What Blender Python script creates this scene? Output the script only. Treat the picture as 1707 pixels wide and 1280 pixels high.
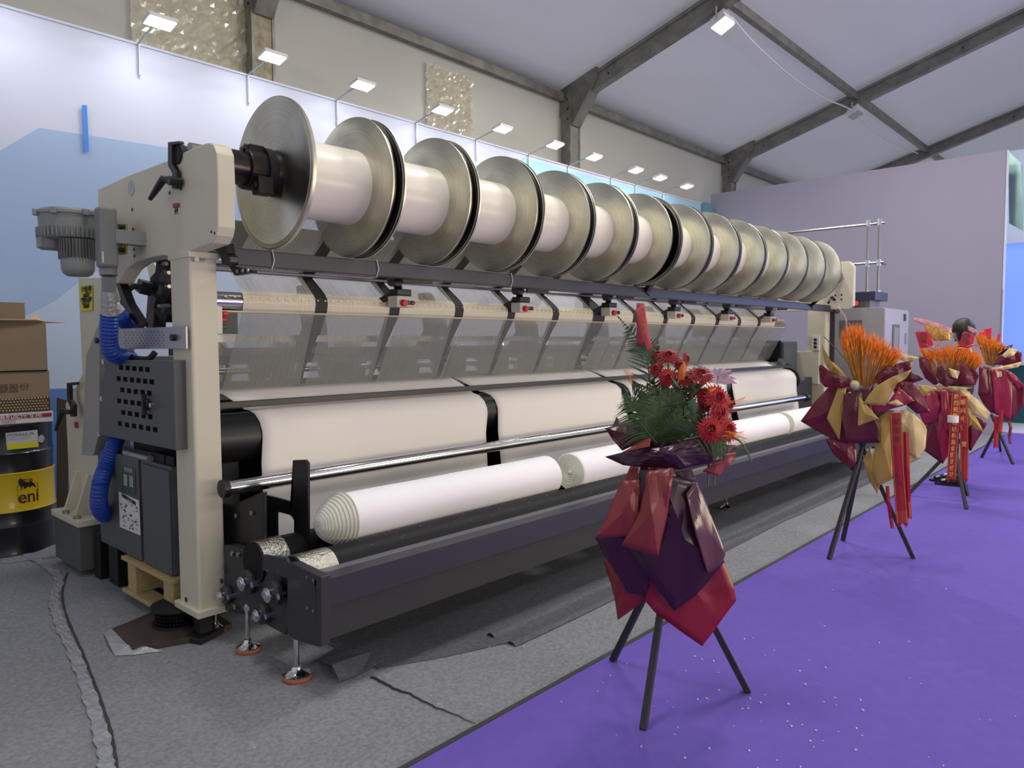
import bpy, bmesh, math, random
from mathutils import Vector, Matrix, Euler
from mathutils import noise as mnoise
random.seed(7)
PI = math.pi
for o in list(bpy.data.objects): bpy.data.objects.remove(o)
scene = bpy.context.scene
COL = scene.collection

# ------------------------------------------------------------------ camera
FPX, CX, CY, CAMH = 1215.7, 853.5, 640.0, 1.5
def nrm(v): return v.normalized()
_X = nrm(Vector((1963-CX, 565-CY, FPX)))
_Y = Vector((-483-CX, 575-CY, FPX)).normalized(); _Y = nrm(_Y - _X*_X.dot(_Y))
_Z = _X.cross(_Y)
CAM = Vector((0, 0, CAMH))
def ray(px, py):
    c = Vector((px-CX, py-CY, FPX)); return Vector((_X.dot(c), _Y.dot(c), _Z.dot(c)))
def onx(px, py, X): d = ray(px, py); return CAM + d*(X/d.x)
def ony(px, py, Y): d = ray(px, py); return CAM + d*(Y/d.y)
def onz(px, py, Z): d = ray(px, py); return CAM + d*((Z-CAMH)/d.z)
cam_d = bpy.data.cameras.new('camera'); cam = bpy.data.objects.new('camera', cam_d); COL.objects.link(cam)
cam_d.sensor_width = 36; cam_d.lens = FPX/1707*36; cam_d.clip_start = 0.05; cam_d.clip_end = 200
right = Vector((_X[0], _Y[0], _Z[0])); down = Vector((_X[1], _Y[1], _Z[1])); fwd = Vector((_X[2], _Y[2], _Z[2]))
mw = Matrix((( right.x, -down.x, -fwd.x, CAM.x), (right.y, -down.y, -fwd.y, CAM.y), (right.z, -down.z, -fwd.z, CAM.z), (0, 0, 0, 1)))
cam.matrix_world = mw; scene.camera = cam

# ------------------------------------------------------------------ world, exposure, big lights
scene.view_settings.view_transform = 'Standard'; scene.view_settings.look = 'None'
scene.view_settings.gamma = 1; scene.view_settings.use_curve_mapping = False
scene.view_settings.exposure = 0.0
w = bpy.data.worlds.new('world'); scene.world = w; w.use_nodes = True
bg = w.node_tree.nodes['Background']; bg.inputs[0].default_value = (0.86, 0.87, 0.94, 1); bg.inputs[1].default_value = 0.55
def area(name, loc, target, sx, sy, power, col=(1, 1, 1), spread=PI):
    d = bpy.data.lights.new(name, 'AREA'); d.shape = 'RECTANGLE'; d.size = sx; d.size_y = sy; d.energy = power; d.color = col; d.spread = spread
    o = bpy.data.objects.new(name, d); COL.objects.link(o); o.location = loc
    o.rotation_euler = (Vector(target)-Vector(loc)).to_track_quat('-Z', 'Y').to_euler(); return o
# hall floodlights high under the tent roof, outside and inside the frame
for i, (x, y, z, p) in enumerate([(1.5, 2.6, 6.2, 85), (5.6, 2.6, 6.2, 105), (10.0, 2.4, 6.2, 120), (14.5, -1.5, 6.4, 160), (3.5, -3.5, 6.0, 50), (9.5, -3.5, 6.0, 130)]):
    area('hall_light', (x, y, z), (x, y+.4, 0), 1.2, .8, p, (1, .97, .92))
# warm fill lights added out of view to warm the yarn and fabric
area('warm_fill_light', (7.5, -4.2, 1.2), (5.5, 3.4, 2.2), 7.0, 1.2, 250, (1, .84, .58))
area('warm_fill_light', (1.5, -4.5, 1.6), (2.5, 3.4, 2.0), 3.0, 1.2, 60, (1, .86, .64))
area('screen_light', (16, -.5, 2.5), (10, 1.5, 0.2), 3, 3, 60, (.55, .6, 1.0))

# ------------------------------------------------------------------ materials
def lin(c):
    return tuple(((v/255)/12.92 if v/255 <= .04045 else ((v/255+.055)/1.055)**2.4) for v in c)
MATS = {}
def mat(name, rgb, rough=.5, metal=0, noise=0, nscale=20, bump=0, bscale=60, spec=.5, emit=0, stretch=(1, 1, 1), trans=0, aniso=0, coat=0, sheen=0):
    if name in MATS: return MATS[name]
    m = bpy.data.materials.new(name); m.use_nodes = True; nt = m.node_tree; b = nt.nodes['Principled BSDF']
    c = lin(rgb)+(1,)
    b.inputs['Base Color'].default_value = c; b.inputs['Roughness'].default_value = rough; b.inputs['Metallic'].default_value = metal
    b.inputs['Specular IOR Level'].default_value = spec
    b.inputs['Coat Weight'].default_value = coat; b.inputs['Sheen Weight'].default_value = sheen
    if aniso:
        b.inputs['Anisotropic'].default_value = aniso
    tc = nt.nodes.new('ShaderNodeTexCoord'); mp = nt.nodes.new('ShaderNodeMapping'); mp.inputs['Scale'].default_value = stretch
    nt.links.new(tc.outputs['Object'], mp.inputs[0])
    if noise:
        n = nt.nodes.new('ShaderNodeTexNoise'); n.inputs['Scale'].default_value = nscale; n.inputs['Detail'].default_value = 6
        nt.links.new(mp.outputs[0], n.inputs['Vector'])
        r = nt.nodes.new('ShaderNodeMapRange'); r.inputs['From Min'].default_value = .3; r.inputs['From Max'].default_value = .7
        r.inputs['To Min'].default_value = 1-noise; r.inputs['To Max'].default_value = 1+noise
        nt.links.new(n.outputs[0], r.inputs['Value'])
        mx = nt.nodes.new('ShaderNodeVectorMath'); mx.operation = 'SCALE'; mx.inputs[0].default_value = c[:3]
        nt.links.new(r.outputs[0], mx.inputs['Scale']); nt.links.new(mx.outputs[0], b.inputs['Base Color'])
    if bump:
        n2 = nt.nodes.new('ShaderNodeTexNoise'); n2.inputs['Scale'].default_value = bscale; n2.inputs['Detail'].default_value = 4
        nt.links.new(mp.outputs[0], n2.inputs['Vector'])
        bp = nt.nodes.new('ShaderNodeBump'); bp.inputs['Strength'].default_value = bump; bp.inputs['Distance'].default_value = .01
        nt.links.new(n2.outputs[0], bp.inputs['Height']); nt.links.new(bp.outputs[0], b.inputs['Normal'])
    if emit:
        b.inputs['Emission Color'].default_value = c; b.inputs['Emission Strength'].default_value = emit
    if trans:
        out = nt.nodes['Material Output']; tr = nt.nodes.new('ShaderNodeBsdfTransparent'); ms = nt.nodes.new('ShaderNodeMixShader')
        ms.inputs[0].default_value = trans; nt.links.new(b.outputs[0], ms.inputs[1]); nt.links.new(tr.outputs[0], ms.inputs[2]); nt.links.new(ms.outputs[0], out.inputs[0])
    MATS[name] = m; return m

CREAM = mat('cream paint', (206, 200, 178), .45, noise=.02, nscale=3)
DARK = mat('charcoal paint', (46, 46, 52), .45, bump=.15, bscale=300)
DGREY = mat('dark grey cabinet paint', (84, 86, 86), .5, bump=.1, bscale=200)
BLACK = mat('black paint', (20, 20, 22), .4)
RUBBER = mat('black rubber', (16, 16, 18), .65)
BEAMP = mat('slate beam paint', (46, 46, 58), .4)
CHROME = mat('chrome', (215, 215, 215), .16, 1)
STEEL = mat('brushed steel', (150, 150, 148), .35, 1)
ZINC = mat('zinc plate', (176, 178, 180), .38, .8, noise=.05)
BOLT = mat('bolt steel', (170, 170, 165), .3, 1)
FABRIC = mat('white knit fabric', (240, 234, 226), .9, bump=.08, bscale=900, sheen=.2)
ROLLF = mat('white cloth roll', (236, 234, 238), .9, bump=.06, bscale=700)
BARREL = mat('white yarn winding', (232, 227, 214), .34, noise=.02, nscale=40, stretch=(30, 1, 1), spec=.5, aniso=.6)
RED = mat('red plastic', (200, 30, 30), .4)
BLUEH = mat('blue hose', (28, 66, 160), .4)
MOTOR = mat('motor grey paint', (132, 136, 132), .45, bump=.2, bscale=120)
CARD = mat('brown cardboard', (132, 112, 90), .85, noise=.05, nscale=8)
CARDIN = mat('cardboard cut edge', (196, 172, 128), .9)
WOOD = mat('pine pallet wood', (176, 156, 108), .8, noise=.2, nscale=10, stretch=(1, 12, 12))
RUST = mat('dark rusty steel plate', (72, 60, 54), .6, .3, noise=.25, nscale=9)
STICK = mat('black stained stick', (38, 38, 40), .55, noise=.3, nscale=12, stretch=(8, 8, 1))
FOIL = mat('silver foil tape', (180, 176, 165), .28, 1, bump=.9, bscale=70)
TAPE = mat('wrinkled clear tape', (150, 152, 158), .3, 0, bump=1, bscale=25, spec=.8, coat=.4)
GOLDTXT = mat('gold print', (206, 150, 60), .4)
BLACKTXT = mat('black ink', (18, 16, 18), .6)
WHITEP = mat('white paper', (214, 212, 206), .7)

def thread_mat():
    m = bpy.data.materials.new('sheer yarn threads'); m.use_nodes = True; nt = m.node_tree; b = nt.nodes['Principled BSDF']
    b.inputs['Base Color'].default_value = (.72, .71, .68, 1); b.inputs['Roughness'].default_value = .45
    out = nt.nodes['Material Output']; tr = nt.nodes.new('ShaderNodeBsdfTransparent'); ms = nt.nodes.new('ShaderNodeMixShader')
    uv0 = nt.nodes.new('ShaderNodeTexCoord'); sx_ = nt.nodes.new('ShaderNodeSeparateXYZ'); nt.links.new(uv0.outputs['UV'], sx_.inputs[0])
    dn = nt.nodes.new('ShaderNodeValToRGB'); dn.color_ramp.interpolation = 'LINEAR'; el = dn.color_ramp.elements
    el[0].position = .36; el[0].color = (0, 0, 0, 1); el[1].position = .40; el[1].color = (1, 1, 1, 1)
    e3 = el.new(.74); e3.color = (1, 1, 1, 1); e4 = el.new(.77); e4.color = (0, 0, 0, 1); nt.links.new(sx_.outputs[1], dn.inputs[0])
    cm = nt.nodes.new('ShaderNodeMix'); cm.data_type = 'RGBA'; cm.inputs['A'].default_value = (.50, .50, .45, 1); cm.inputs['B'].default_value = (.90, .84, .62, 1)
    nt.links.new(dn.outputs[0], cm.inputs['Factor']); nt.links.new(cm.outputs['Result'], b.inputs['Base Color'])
    uv = nt.nodes.new('ShaderNodeTexCoord'); mp = nt.nodes.new('ShaderNodeMapping'); mp.inputs['Scale'].default_value = (110, 1.2, 1)
    n = nt.nodes.new('ShaderNodeTexNoise'); n.inputs['Scale'].default_value = 1; n.inputs['Detail'].default_value = 3
    r = nt.nodes.new('ShaderNodeMapRange'); r.inputs['From Min'].default_value = .3; r.inputs['From Max'].default_value = .7
    r.inputs['To Min'].default_value = .12; r.inputs['To Max'].default_value = .72
    nt.links.new(uv.outputs['UV'], mp.inputs[0]); nt.links.new(mp.outputs[0], n.inputs['Vector']); nt.links.new(n.outputs[0], r.inputs['Value'])
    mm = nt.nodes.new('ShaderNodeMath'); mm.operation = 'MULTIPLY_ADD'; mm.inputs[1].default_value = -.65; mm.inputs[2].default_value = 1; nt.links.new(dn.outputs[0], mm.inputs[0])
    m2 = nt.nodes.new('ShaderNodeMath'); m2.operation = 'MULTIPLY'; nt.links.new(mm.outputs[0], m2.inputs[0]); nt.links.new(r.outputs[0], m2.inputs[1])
    nt.links.new(m2.outputs[0], ms.inputs[0]); nt.links.new(b.outputs[0], ms.inputs[1]); nt.links.new(tr.outputs[0], ms.inputs[2]); nt.links.new(ms.outputs[0], out.inputs[0])
    return m
THREAD = thread_mat()

def flange_mat():
    m = bpy.data.materials.new('turned aluminium flange'); m.use_nodes = True; nt = m.node_tree; b = nt.nodes['Principled BSDF']
    b.inputs['Metallic'].default_value = 1; b.inputs['Roughness'].default_value = .34; b.inputs['Anisotropic'].default_value = .75
    tg = nt.nodes.new('ShaderNodeTangent'); tg.direction_type = 'RADIAL'; tg.axis = 'X'; nt.links.new(tg.outputs[0], b.inputs['Tangent'])
    tc = nt.nodes.new('ShaderNodeTexCoord'); sp = nt.nodes.new('ShaderNodeSeparateXYZ'); nt.links.new(tc.outputs['Object'], sp.inputs[0])
    cb = nt.nodes.new('ShaderNodeCombineXYZ'); nt.links.new(sp.outputs[1], cb.inputs[0]); nt.links.new(sp.outputs[2], cb.inputs[1])
    ln = nt.nodes.new('ShaderNodeVectorMath'); ln.operation = 'LENGTH'; nt.links.new(cb.outputs[0], ln.inputs[0])
    n = nt.nodes.new('ShaderNodeTexNoise'); n.noise_dimensions = '1D'; n.inputs['Scale'].default_value = 90; nt.links.new(ln.outputs['Value'], n.inputs['W'])
    n2 = nt.nodes.new('ShaderNodeTexNoise'); n2.inputs['Scale'].default_value = 4; n2.inputs['Detail'].default_value = 5; nt.links.new(tc.outputs['Object'], n2.inputs['Vector'])
    a = nt.nodes.new('ShaderNodeMath'); a.operation = 'MULTIPLY_ADD'; a.inputs[1].default_value = .4; nt.links.new(n.outputs[0], a.inputs[0]); nt.links.new(n2.outputs[0], a.inputs[2])
    cr = nt.nodes.new('ShaderNodeValToRGB'); cr.color_ramp.elements[0].position = .35; cr.color_ramp.elements[0].color = (.44, .42, .33, 1)
    cr.color_ramp.elements[1].position = 1.0; cr.color_ramp.elements[1].color = (.74, .72, .60, 1)
    nt.links.new(a.outputs[0], cr.inputs[0]); nt.links.new(cr.outputs[0], b.inputs['Base Color']); return m
FLANGE = flange_mat()
FLRIM = mat('dark flange rim', (60, 58, 54), .35, .9)

# ------------------------------------------------------------------ object helpers
OFF = {}
def empty(name, loc, label, cat, group=None):
    o = bpy.data.objects.new(name, None); COL.objects.link(o); o.location = loc; o.empty_display_size = .1
    o['label'] = label; o['category'] = cat
    if group: o['group'] = group
    OFF[o] = Vector(loc); return o
def tag(o, label, cat, group=None, kind=None):
    o['label'] = label; o['category'] = cat
    if group: o['group'] = group
    if kind: o['kind'] = kind
    return o
def new(name, bm, m, parent=None, smooth=False, bevel=0, kind=None, origin=None, label=None, solid=0):
    me = bpy.data.meshes.new(name)
    if isinstance(bm, bmesh.types.BMesh):
        if not solid and bm.faces: bmesh.ops.recalc_face_normals(bm, faces=bm.faces)
        bm.to_mesh(me); bm.free()
    else: me = bm
    ms = m if isinstance(m, (list, tuple)) else [m]
    if not me.materials:
        for q in ms: me.materials.append(q)
    if smooth:
        me.polygons.foreach_set('use_smooth', [True]*len(me.polygons))
        if smooth != 'all':
            try: me.set_sharp_from_angle(angle=math.radians(14 if smooth == 'fold' else 40))
            except Exception: pass
    o = bpy.data.objects.new(name, me); COL.objects.link(o)
    if parent is not None:
        off = OFF[parent]; me.transform(Matrix.Translation(-off)); o.parent = parent; OFF[o] = off
    else:
        if origin is None:
            xs = [v.co for v in me.vertices]
            mn = Vector([min(v[i] for v in xs) for i in range(3)]); mxx = Vector([max(v[i] for v in xs) for i in range(3)])
            origin = Vector(((mn.x+mxx.x)/2, (mn.y+mxx.y)/2, mn.z))
        origin = Vector(origin); me.transform(Matrix.Translation(-origin)); o.location = origin; OFF[o] = origin
    if bevel:
        md = o.modifiers.new('bevel', 'BEVEL'); md.width = bevel; md.segments = 2; md.limit_method = 'ANGLE'
    if solid:
        md = o.modifiers.new('solid', 'SOLIDIFY'); md.thickness = solid; md.offset = 0
    if kind: o['kind'] = kind
    if label: o['label'] = label
    return o
def struct(name, bm, m, **k):
    o = new(name, bm, m, kind='structure', **k); return o
def copy_tree(o, parent=None, loc=None):
    c = o.copy(); COL.objects.link(c); c.parent = parent
    if loc is not None: c.location = loc
    OFF[c] = Vector(c.location) if parent is None else OFF[parent]
    for ch in [x for x in o.children]: copy_tree(ch, c)
    return c
def BM(): return bmesh.new()
def islands(name, b, m, parent=None, **k):
    """one object for every loose piece of the bmesh"""
    left = set(b.verts); out = []
    while left:
        seed = left.pop(); grp = {seed}; st = [seed]
        while st:
            v = st.pop()
            for e in v.link_edges:
                w_ = e.other_vert(v)
                if w_ in left: left.discard(w_); grp.add(w_); st.append(w_)
        c = bmesh.new(); mp_ = {v: c.verts.new(v.co) for v in grp}
        for f in {f for v in grp for f in v.link_faces}: c.faces.new([mp_[v] for v in f.verts])
        out.append(new(name, c, m, parent, **k))
    b.free(); return out
def box(bm, x0, x1, y0, y1, z0, z1, rot=None, mi=0):
    c = Vector(((x0+x1)/2, (y0+y1)/2, (z0+z1)/2)); s = Matrix.Diagonal((x1-x0, y1-y0, z1-z0, 1))
    M = Matrix.Translation(c) @ (rot.to_4x4() if rot else Matrix()) @ s
    r = bmesh.ops.create_cube(bm, size=1, matrix=M)
    for f in {f for v in r['verts'] for f in v.link_faces}: f.material_index = mi
    return bm
def boxc(bm, c, s, rot=None, mi=0): return box(bm, c[0]-s[0]/2, c[0]+s[0]/2, c[1]-s[1]/2, c[1]+s[1]/2, c[2]-s[2]/2, c[2]+s[2]/2, rot, mi)
def cyl(bm, a, b, r, r2=None, n=20, cap=True):
    a = Vector(a); b = Vector(b); d = b-a; q = d.to_track_quat('Z', 'Y').to_matrix().to_4x4()
    bmesh.ops.create_cone(bm, cap_ends=cap, segments=n, radius1=r, radius2=r if r2 is None else r2, depth=d.length, matrix=Matrix.Translation((a+b)/2) @ q)
    return bm
def bar(bm, a, b, wx, wz, up=Vector((0, 0, 1))):
    a = Vector(a); b = Vector(b); d = (b-a); L = d.length; z = d.normalized(); x = up.cross(z)
    if x.length < 1e-4: x = Vector((1, 0, 0))
    x.normalize(); y = z.cross(x)
    R = Matrix((x, y, z)).transposed().to_4x4()
    bmesh.ops.create_cube(bm, size=1, matrix=Matrix.Translation((a+b)/2) @ R @ Matrix.Diagonal((wx, wz, L, 1))); return bm
def lathe(bm, prof, a, axis='X', n=48):
    """prof: list of (axial, radius); a = origin"""
    rings = []; a = Vector(a)
    for (t, r) in prof:
        ring = []
        for k in range(n):
            th = 2*PI*k/n; c, s = math.cos(th)*r, math.sin(th)*r
            p = Vector((t, c, s)) if axis == 'X' else (Vector((c, t, s)) if axis == 'Y' else Vector((c, s, t)))
            ring.append(bm.verts.new(a+p))
        rings.append(ring)
    for i in range(len(rings)-1):
        for k in range(n):
            bm.faces.new((rings[i][k], rings[i][(k+1) % n], rings[i+1][(k+1) % n], rings[i+1][k]))
    if prof[0][1] > 1e-5: bm.faces.new(rings[0])
    if prof[-1][1] > 1e-5: bm.faces.new(rings[-1])
    bmesh.ops.remove_doubles(bm, verts=bm.verts, dist=1e-6); return bm
def catmull(P, sub=6):
    P = [Vector(p) for p in P]; out = []
    for i in range(len(P)-1):
        p0 = P[max(i-1, 0)]; p1 = P[i]; p2 = P[i+1]; p3 = P[min(i+2, len(P)-1)]
        for k in range(sub):
            t = k/sub; out.append(.5*((2*p1)+(-p0+p2)*t+(2*p0-5*p1+4*p2-p3)*t*t+(-p0+3*p1-3*p2+p3)*t**3))
    out.append(P[-1]); return out
def tube(bm, P, r, n=10, ribs=0):
    pts = P; rings = []; up = Vector((.13, .27, .95)).normalized()
    for i, p in enumerate(pts):
        t = (pts[min(i+1, len(pts)-1)]-pts[max(i-1, 0)]).normalized(); x = t.cross(up)
        if x.length < .05: x = t.cross(Vector((1, 0, 0)))
        x.normalize(); y = t.cross(x); up = y if False else up
        rr = r[i] if isinstance(r, (list, tuple)) else r
        if ribs: rr = rr*(1+.12*(i % 2))
        rings.append([bm.verts.new(p+x*math.cos(2*PI*k/n)*rr+y*math.sin(2*PI*k/n)*rr) for k in range(n)])
    for i in range(len(rings)-1):
        for k in range(n): bm.faces.new((rings[i][k], rings[i][(k+1) % n], rings[i+1][(k+1) % n], rings[i+1][k]))
    bm.faces.new(rings[0]); bm.faces.new(rings[-1]); return bm
def prism(bm, P, d, mi=0):
    """closed polygon of 3D points extruded by vector d"""
    P = [Vector(p) for p in P]; d = Vector(d)
    a = [bm.verts.new(p) for p in P]; b = [bm.verts.new(p+d) for p in P]; n = len(P)
    fs = [bm.faces.new(a), bm.faces.new(b[::-1])]
    for i in range(n): fs.append(bm.faces.new((a[i], a[(i+1) % n], b[(i+1) % n], b[i])))
    for f in fs: f.material_index = mi
    return bm
def plate(bm, pts, X, th): return prism(bm, [onx(p[0], p[1], X) for p in pts], (th, 0, 0))
def text(name, s, size, m, M, parent=None, ext=.0008, align='CENTER', sx=1, label=None):
    cu = bpy.data.curves.new(name, 'FONT'); cu.body = s; cu.size = size; cu.align_x = align; cu.align_y = 'CENTER'; cu.extrude = ext; cu.resolution_u = 2
    t = bpy.data.objects.new(name, cu); COL.objects.link(t)
    dg = bpy.context.evaluated_depsgraph_get(); dg.update(); me = bpy.data.meshes.new_from_object(t.evaluated_get(dg))
    bpy.data.objects.remove(t); me.materials.clear()
    me.transform(M @ Matrix.Diagonal((sx, 1, 1, 1)))
    return new(name, me, m, parent, label=label)
def frame(o, x, y):
    """matrix with local x, y axes at origin o"""
    x = Vector(x).normalized(); y = Vector(y).normalized(); z = x.cross(y)
    M = Matrix((x, y, z)).transposed().to_4x4(); M.translation = Vector(o); return M
# ================================================================== SETTING
def carpet_mat(name, rgb, var, sc=380):
    m = mat(name, rgb, .95, noise=var, nscale=sc, bump=.5, bscale=sc, spec=.15); return m
GCARP = mat('grey felt carpet', (134, 136, 141), .95, noise=.2, nscale=55, bump=.5, bscale=160, spec=.15)
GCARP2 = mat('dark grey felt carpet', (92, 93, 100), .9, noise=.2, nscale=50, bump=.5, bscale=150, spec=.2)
PCARP = mat('purple carpet', (106, 88, 174), .9, noise=.04, nscale=14, bump=.15, bscale=200, spec=.1)
EDGE = mat('dark olive carpet edge', (52, 54, 50), .7)
b = BM(); box(b, -4, 26, 1.96, 7.4, -.05, 0); struct('floor', b, GCARP)
b = BM(); box(b, -4, 26, -7, 1.955, -.05, .004); struct('floor_aisle', b, PCARP)['label'] = 'purple aisle carpet'
b = BM(); box(b, -2, 13.6, 1.95, 1.972, 0, .008); struct('trim_1', b, EDGE)
# dark carpet strip beside and under the machine, its tone also standing for shadow
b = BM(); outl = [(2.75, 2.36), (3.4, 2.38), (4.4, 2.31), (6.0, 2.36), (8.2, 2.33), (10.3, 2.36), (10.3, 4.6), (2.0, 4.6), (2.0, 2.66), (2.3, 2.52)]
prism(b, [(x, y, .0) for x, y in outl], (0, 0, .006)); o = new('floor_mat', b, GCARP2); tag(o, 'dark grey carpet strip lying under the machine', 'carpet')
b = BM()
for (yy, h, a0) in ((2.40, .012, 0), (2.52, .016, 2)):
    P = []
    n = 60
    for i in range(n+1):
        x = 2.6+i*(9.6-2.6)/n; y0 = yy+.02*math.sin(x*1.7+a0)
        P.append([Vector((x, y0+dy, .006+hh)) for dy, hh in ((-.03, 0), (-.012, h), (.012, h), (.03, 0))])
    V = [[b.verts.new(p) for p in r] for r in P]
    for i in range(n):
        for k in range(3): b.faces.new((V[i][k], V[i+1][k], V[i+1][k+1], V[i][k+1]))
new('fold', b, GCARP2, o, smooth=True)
# fold with a curled corner, small crack line in the carpet
b = BM(); P = [onz(x, y, .003) for x, y in [(618, 1128), (640, 1137), (662, 1150), (690, 1160), (720, 1176), (755, 1190), (790, 1206)]]
P = catmull(P, 4)
for i in range(len(P)): P[i] = P[i]+Vector((random.uniform(-.006, .006), random.uniform(-.006, .006), .002))
tube(b, P, [.006-.0045*i/len(P) for i in range(len(P))], 5); tag(new('carpet_seam', b, EDGE), 'curling dark seam in the grey carpet between machine and purple aisle', 'carpet seam')
b = BM(); P = [(515, 1108), (530, 1101), (553, 1108), (566, 1136), (600, 1122), (640, 1100), (620, 1086), (560, 1080)]
V = [b.verts.new(onz(x, y, .012+(.045 if i in (2,) else 0))) for i, (x, y) in enumerate(P)]; b.faces.new(V)
bmesh.ops.triangulate(b, faces=b.faces); tag(new('carpet_flap', b, GCARP2, solid=.004), 'raised dark carpet corner beside the front leveling foot', 'carpet flap')
# wrinkled tape on the left of the floor
def strip_on_floor(pts, wd, z=.004, wr=.006):
    b = BM(); C_ = catmull([onz(x, y, 0) for x, y in pts], 10); V = []
    for i, p in enumerate(C_):
        t = (C_[min(i+1, len(C_)-1)]-C_[max(i-1, 0)]).normalized(); s = Vector((-t.y, t.x, 0))
        ww = wd*(1+.18*math.sin(i*1.9)+.1*math.sin(i*.7)); row = []
        for k in range(5):
            u = (k/4-.5)*ww; row.append(b.verts.new(p+s*u+Vector((0, 0, z+random.uniform(0, wr)))))
        V.append(row)
    for i in range(len(V)-1):
        for k in range(4): b.faces.new((V[i][k], V[i+1][k], V[i+1][k+1], V[i][k+1]))
    return b
tag(new('carpet_tape', strip_on_floor([(178, 1290), (172, 1240), (152, 1170), (125, 1095), (100, 1040), (90, 1000), (98, 965), (70, 940), (42, 925)], .05), TAPE, solid=.001), 'wrinkled clear tape running along the grey carpet seam at left', 'tape')
tag(new('carpet_seam', strip_on_floor([(196, 1290), (186, 1225), (165, 1160), (138, 1090), (112, 1030), (104, 990), (112, 955)], .012, .002, .001), EDGE, solid=.001), 'dark gap line beside the wrinkled tape at left', 'carpet seam')
# debris
b = BM()
for i in range(95):
    x, y = random.uniform(2.0, 5.0), random.uniform(.2, 1.85)
    if random.random() < .5: x, y = random.gauss(2.75, .3), random.gauss(1.2, .25)
    if y > 1.9: y = 1.8
    s = random.uniform(.0015, .004); box(b, x-s, x+s*1.4, y-s*.7, y+s*.7, .005, .005+s, Euler((0, 0, random.uniform(0, 3))).to_matrix())
tag(new('paper_scraps', b, WHITEP), 'tiny white scraps scattered on the purple carpet', 'debris', kind='stuff')
b = BM()
for i in range(60):
    x, y = random.uniform(1.2, 9), random.uniform(2.0, 2.5)
    s = random.uniform(.001, .003); box(b, x-s, x+s*1.4, y-s*.7, y+s*.7, .001, .002+s)
tag(new('lint', b, WHITEP), 'white lint specks on the grey carpet strip', 'debris', kind='stuff')

# back exhibition wall
WALLM = mat('white printed wall film', (194, 198, 216), .55, noise=.015, nscale=1)
PALEB = mat('pale blue wall print', (154, 176, 208), .5)
PALEB2 = mat('lighter blue wall print', (180, 194, 216), .5)
MIDB = mat('mid blue wall print', (86, 124, 180), .5)
b = BM(); box(b, -3, 13.6, 7.0, 7.06, 0, 4.17); WB = struct('wall_back', b, WALLM)
def wallpoly(pts, m, off, Y=7.0, name='wall_print'):
    b = BM(); prism(b, [ony(x, y, Y-off) for x, y in pts], (0, .002, 0)); return new(name, b, m, WB)
wallpoly([(-220, 390), (0, 251), (65, 213), (105, 219), (280, 246), (420, 275), (420, 640), (110, 700), (-260, 700)], PALEB, .002)
wallpoly([(-20, 560), (95, 500), (150, 455), (300, 440), (420, 430), (420, 652), (85, 648), (-20, 650)], PALEB2, .004)
wallpoly([(-260, 650), (85, 648), (420, 640), (420, 700), (-260, 1060)], MIDB, .006)
CYAN = mat('cyan wall print', (150, 196, 216), .5)
wallpoly([(868, 262), (935, 280), (1100, 324), (1168, 342), (1168, 380), (1000, 330), (905, 300)], CYAN, .003)
TEAL = mat('teal wall panel', (96, 140, 160), .5)
b = BM(); box(b, 13.2, 13.55, 6.9, 6.98, 2.5, 4.2); new('panel', b, TEAL, WB)
b = BM(); box(b, -3, 13.6, 6.985, 7.07, 4.17, 4.19); new('cap_rail', b, WALLM, WB)
# blue strip hanging on wall
b = BM(); P = [ony(x, y, 6.97) for x, y in [(137, 175), (145, 175), (148.5, 252), (140.5, 253)]]; prism(b, P, (0, .006, 0))
tag(new('blue_strip', b, mat('bright blue film', (60, 130, 215), .5)), 'narrow bright blue strip stuck high on the white back wall', 'tape')
# right partition
PARTM = mat('lilac grey stretched fabric', (150, 146, 164), .55, noise=.03, nscale=1.2, bump=.12, bscale=2.2, stretch=(1, 1, .35))
b = BM(); box(b, 13.6, 13.68, 2.05, 7.0, 0, 4.42); WR = struct('wall_right', b, PARTM)
b = BM(); box(b, 13.6, 13.69, 2.03, 2.055, 0, 4.42); struct('trim_2', b, mat('white profile', (200, 204, 220), .4))
b = BM()
for i in range(60): box(b, 13.585, 13.60, 2.035, 2.05, .5+i*.03, .515+i*.03)
new('clip_strip', b, ZINC, WR, kind='stuff')
# booth beyond the partition
LBOX = mat('brushed aluminium light box', (150, 180, 170), .3, .7, noise=.1, nscale=3)
b = BM(); prism(b, [onx(x, y, 14.2) for x, y in [(1681, 252), (1702, 272), (1706, 385), (1682, 372)]], (.15, 0, 0))
tag(new('header_panel', b, LBOX), 'silvery green header panel above the blue booth at right edge', 'sign panel')
BSC = mat('blue backlit panel', (120, 152, 250), .5, emit=.75)
b = BM(); box(b, 17, 17.1, -2, 2.6, .0, 3.35); tag(new('backlit_wall', b, BSC), 'glowing light blue backlit booth wall at right edge', 'booth wall')
b = BM(); box(b, 16.9, 17.15, -2, 2.6, 3.35, 5.1); tag(new('booth_header', b, mat('pale booth fascia', (200, 215, 235), .5, emit=.15)), 'pale grey fascia above the blue booth wall', 'booth fascia')
TEALC = mat('teal counter', (24, 84, 92), .45)
b = BM(); box(b, 15.6, 16.4, .6, 2.3, 0, 1.05); ct = new('counter', b, TEALC, bevel=.01); tag(ct, 'dark teal booth counter behind the furthest flower stand', 'counter')
b = BM(); box(b, 15.55, 16.45, .55, 2.35, 1.05, 1.1); new('counter_top', b, WHITEP, ct)
b = BM(); box(b, 14.0, 19, -2, 2.6, .004, .02); tag(new('platform', b, mat('white platform', (200, 200, 212), .5)), 'low white booth platform under the teal counter', 'platform')

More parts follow.
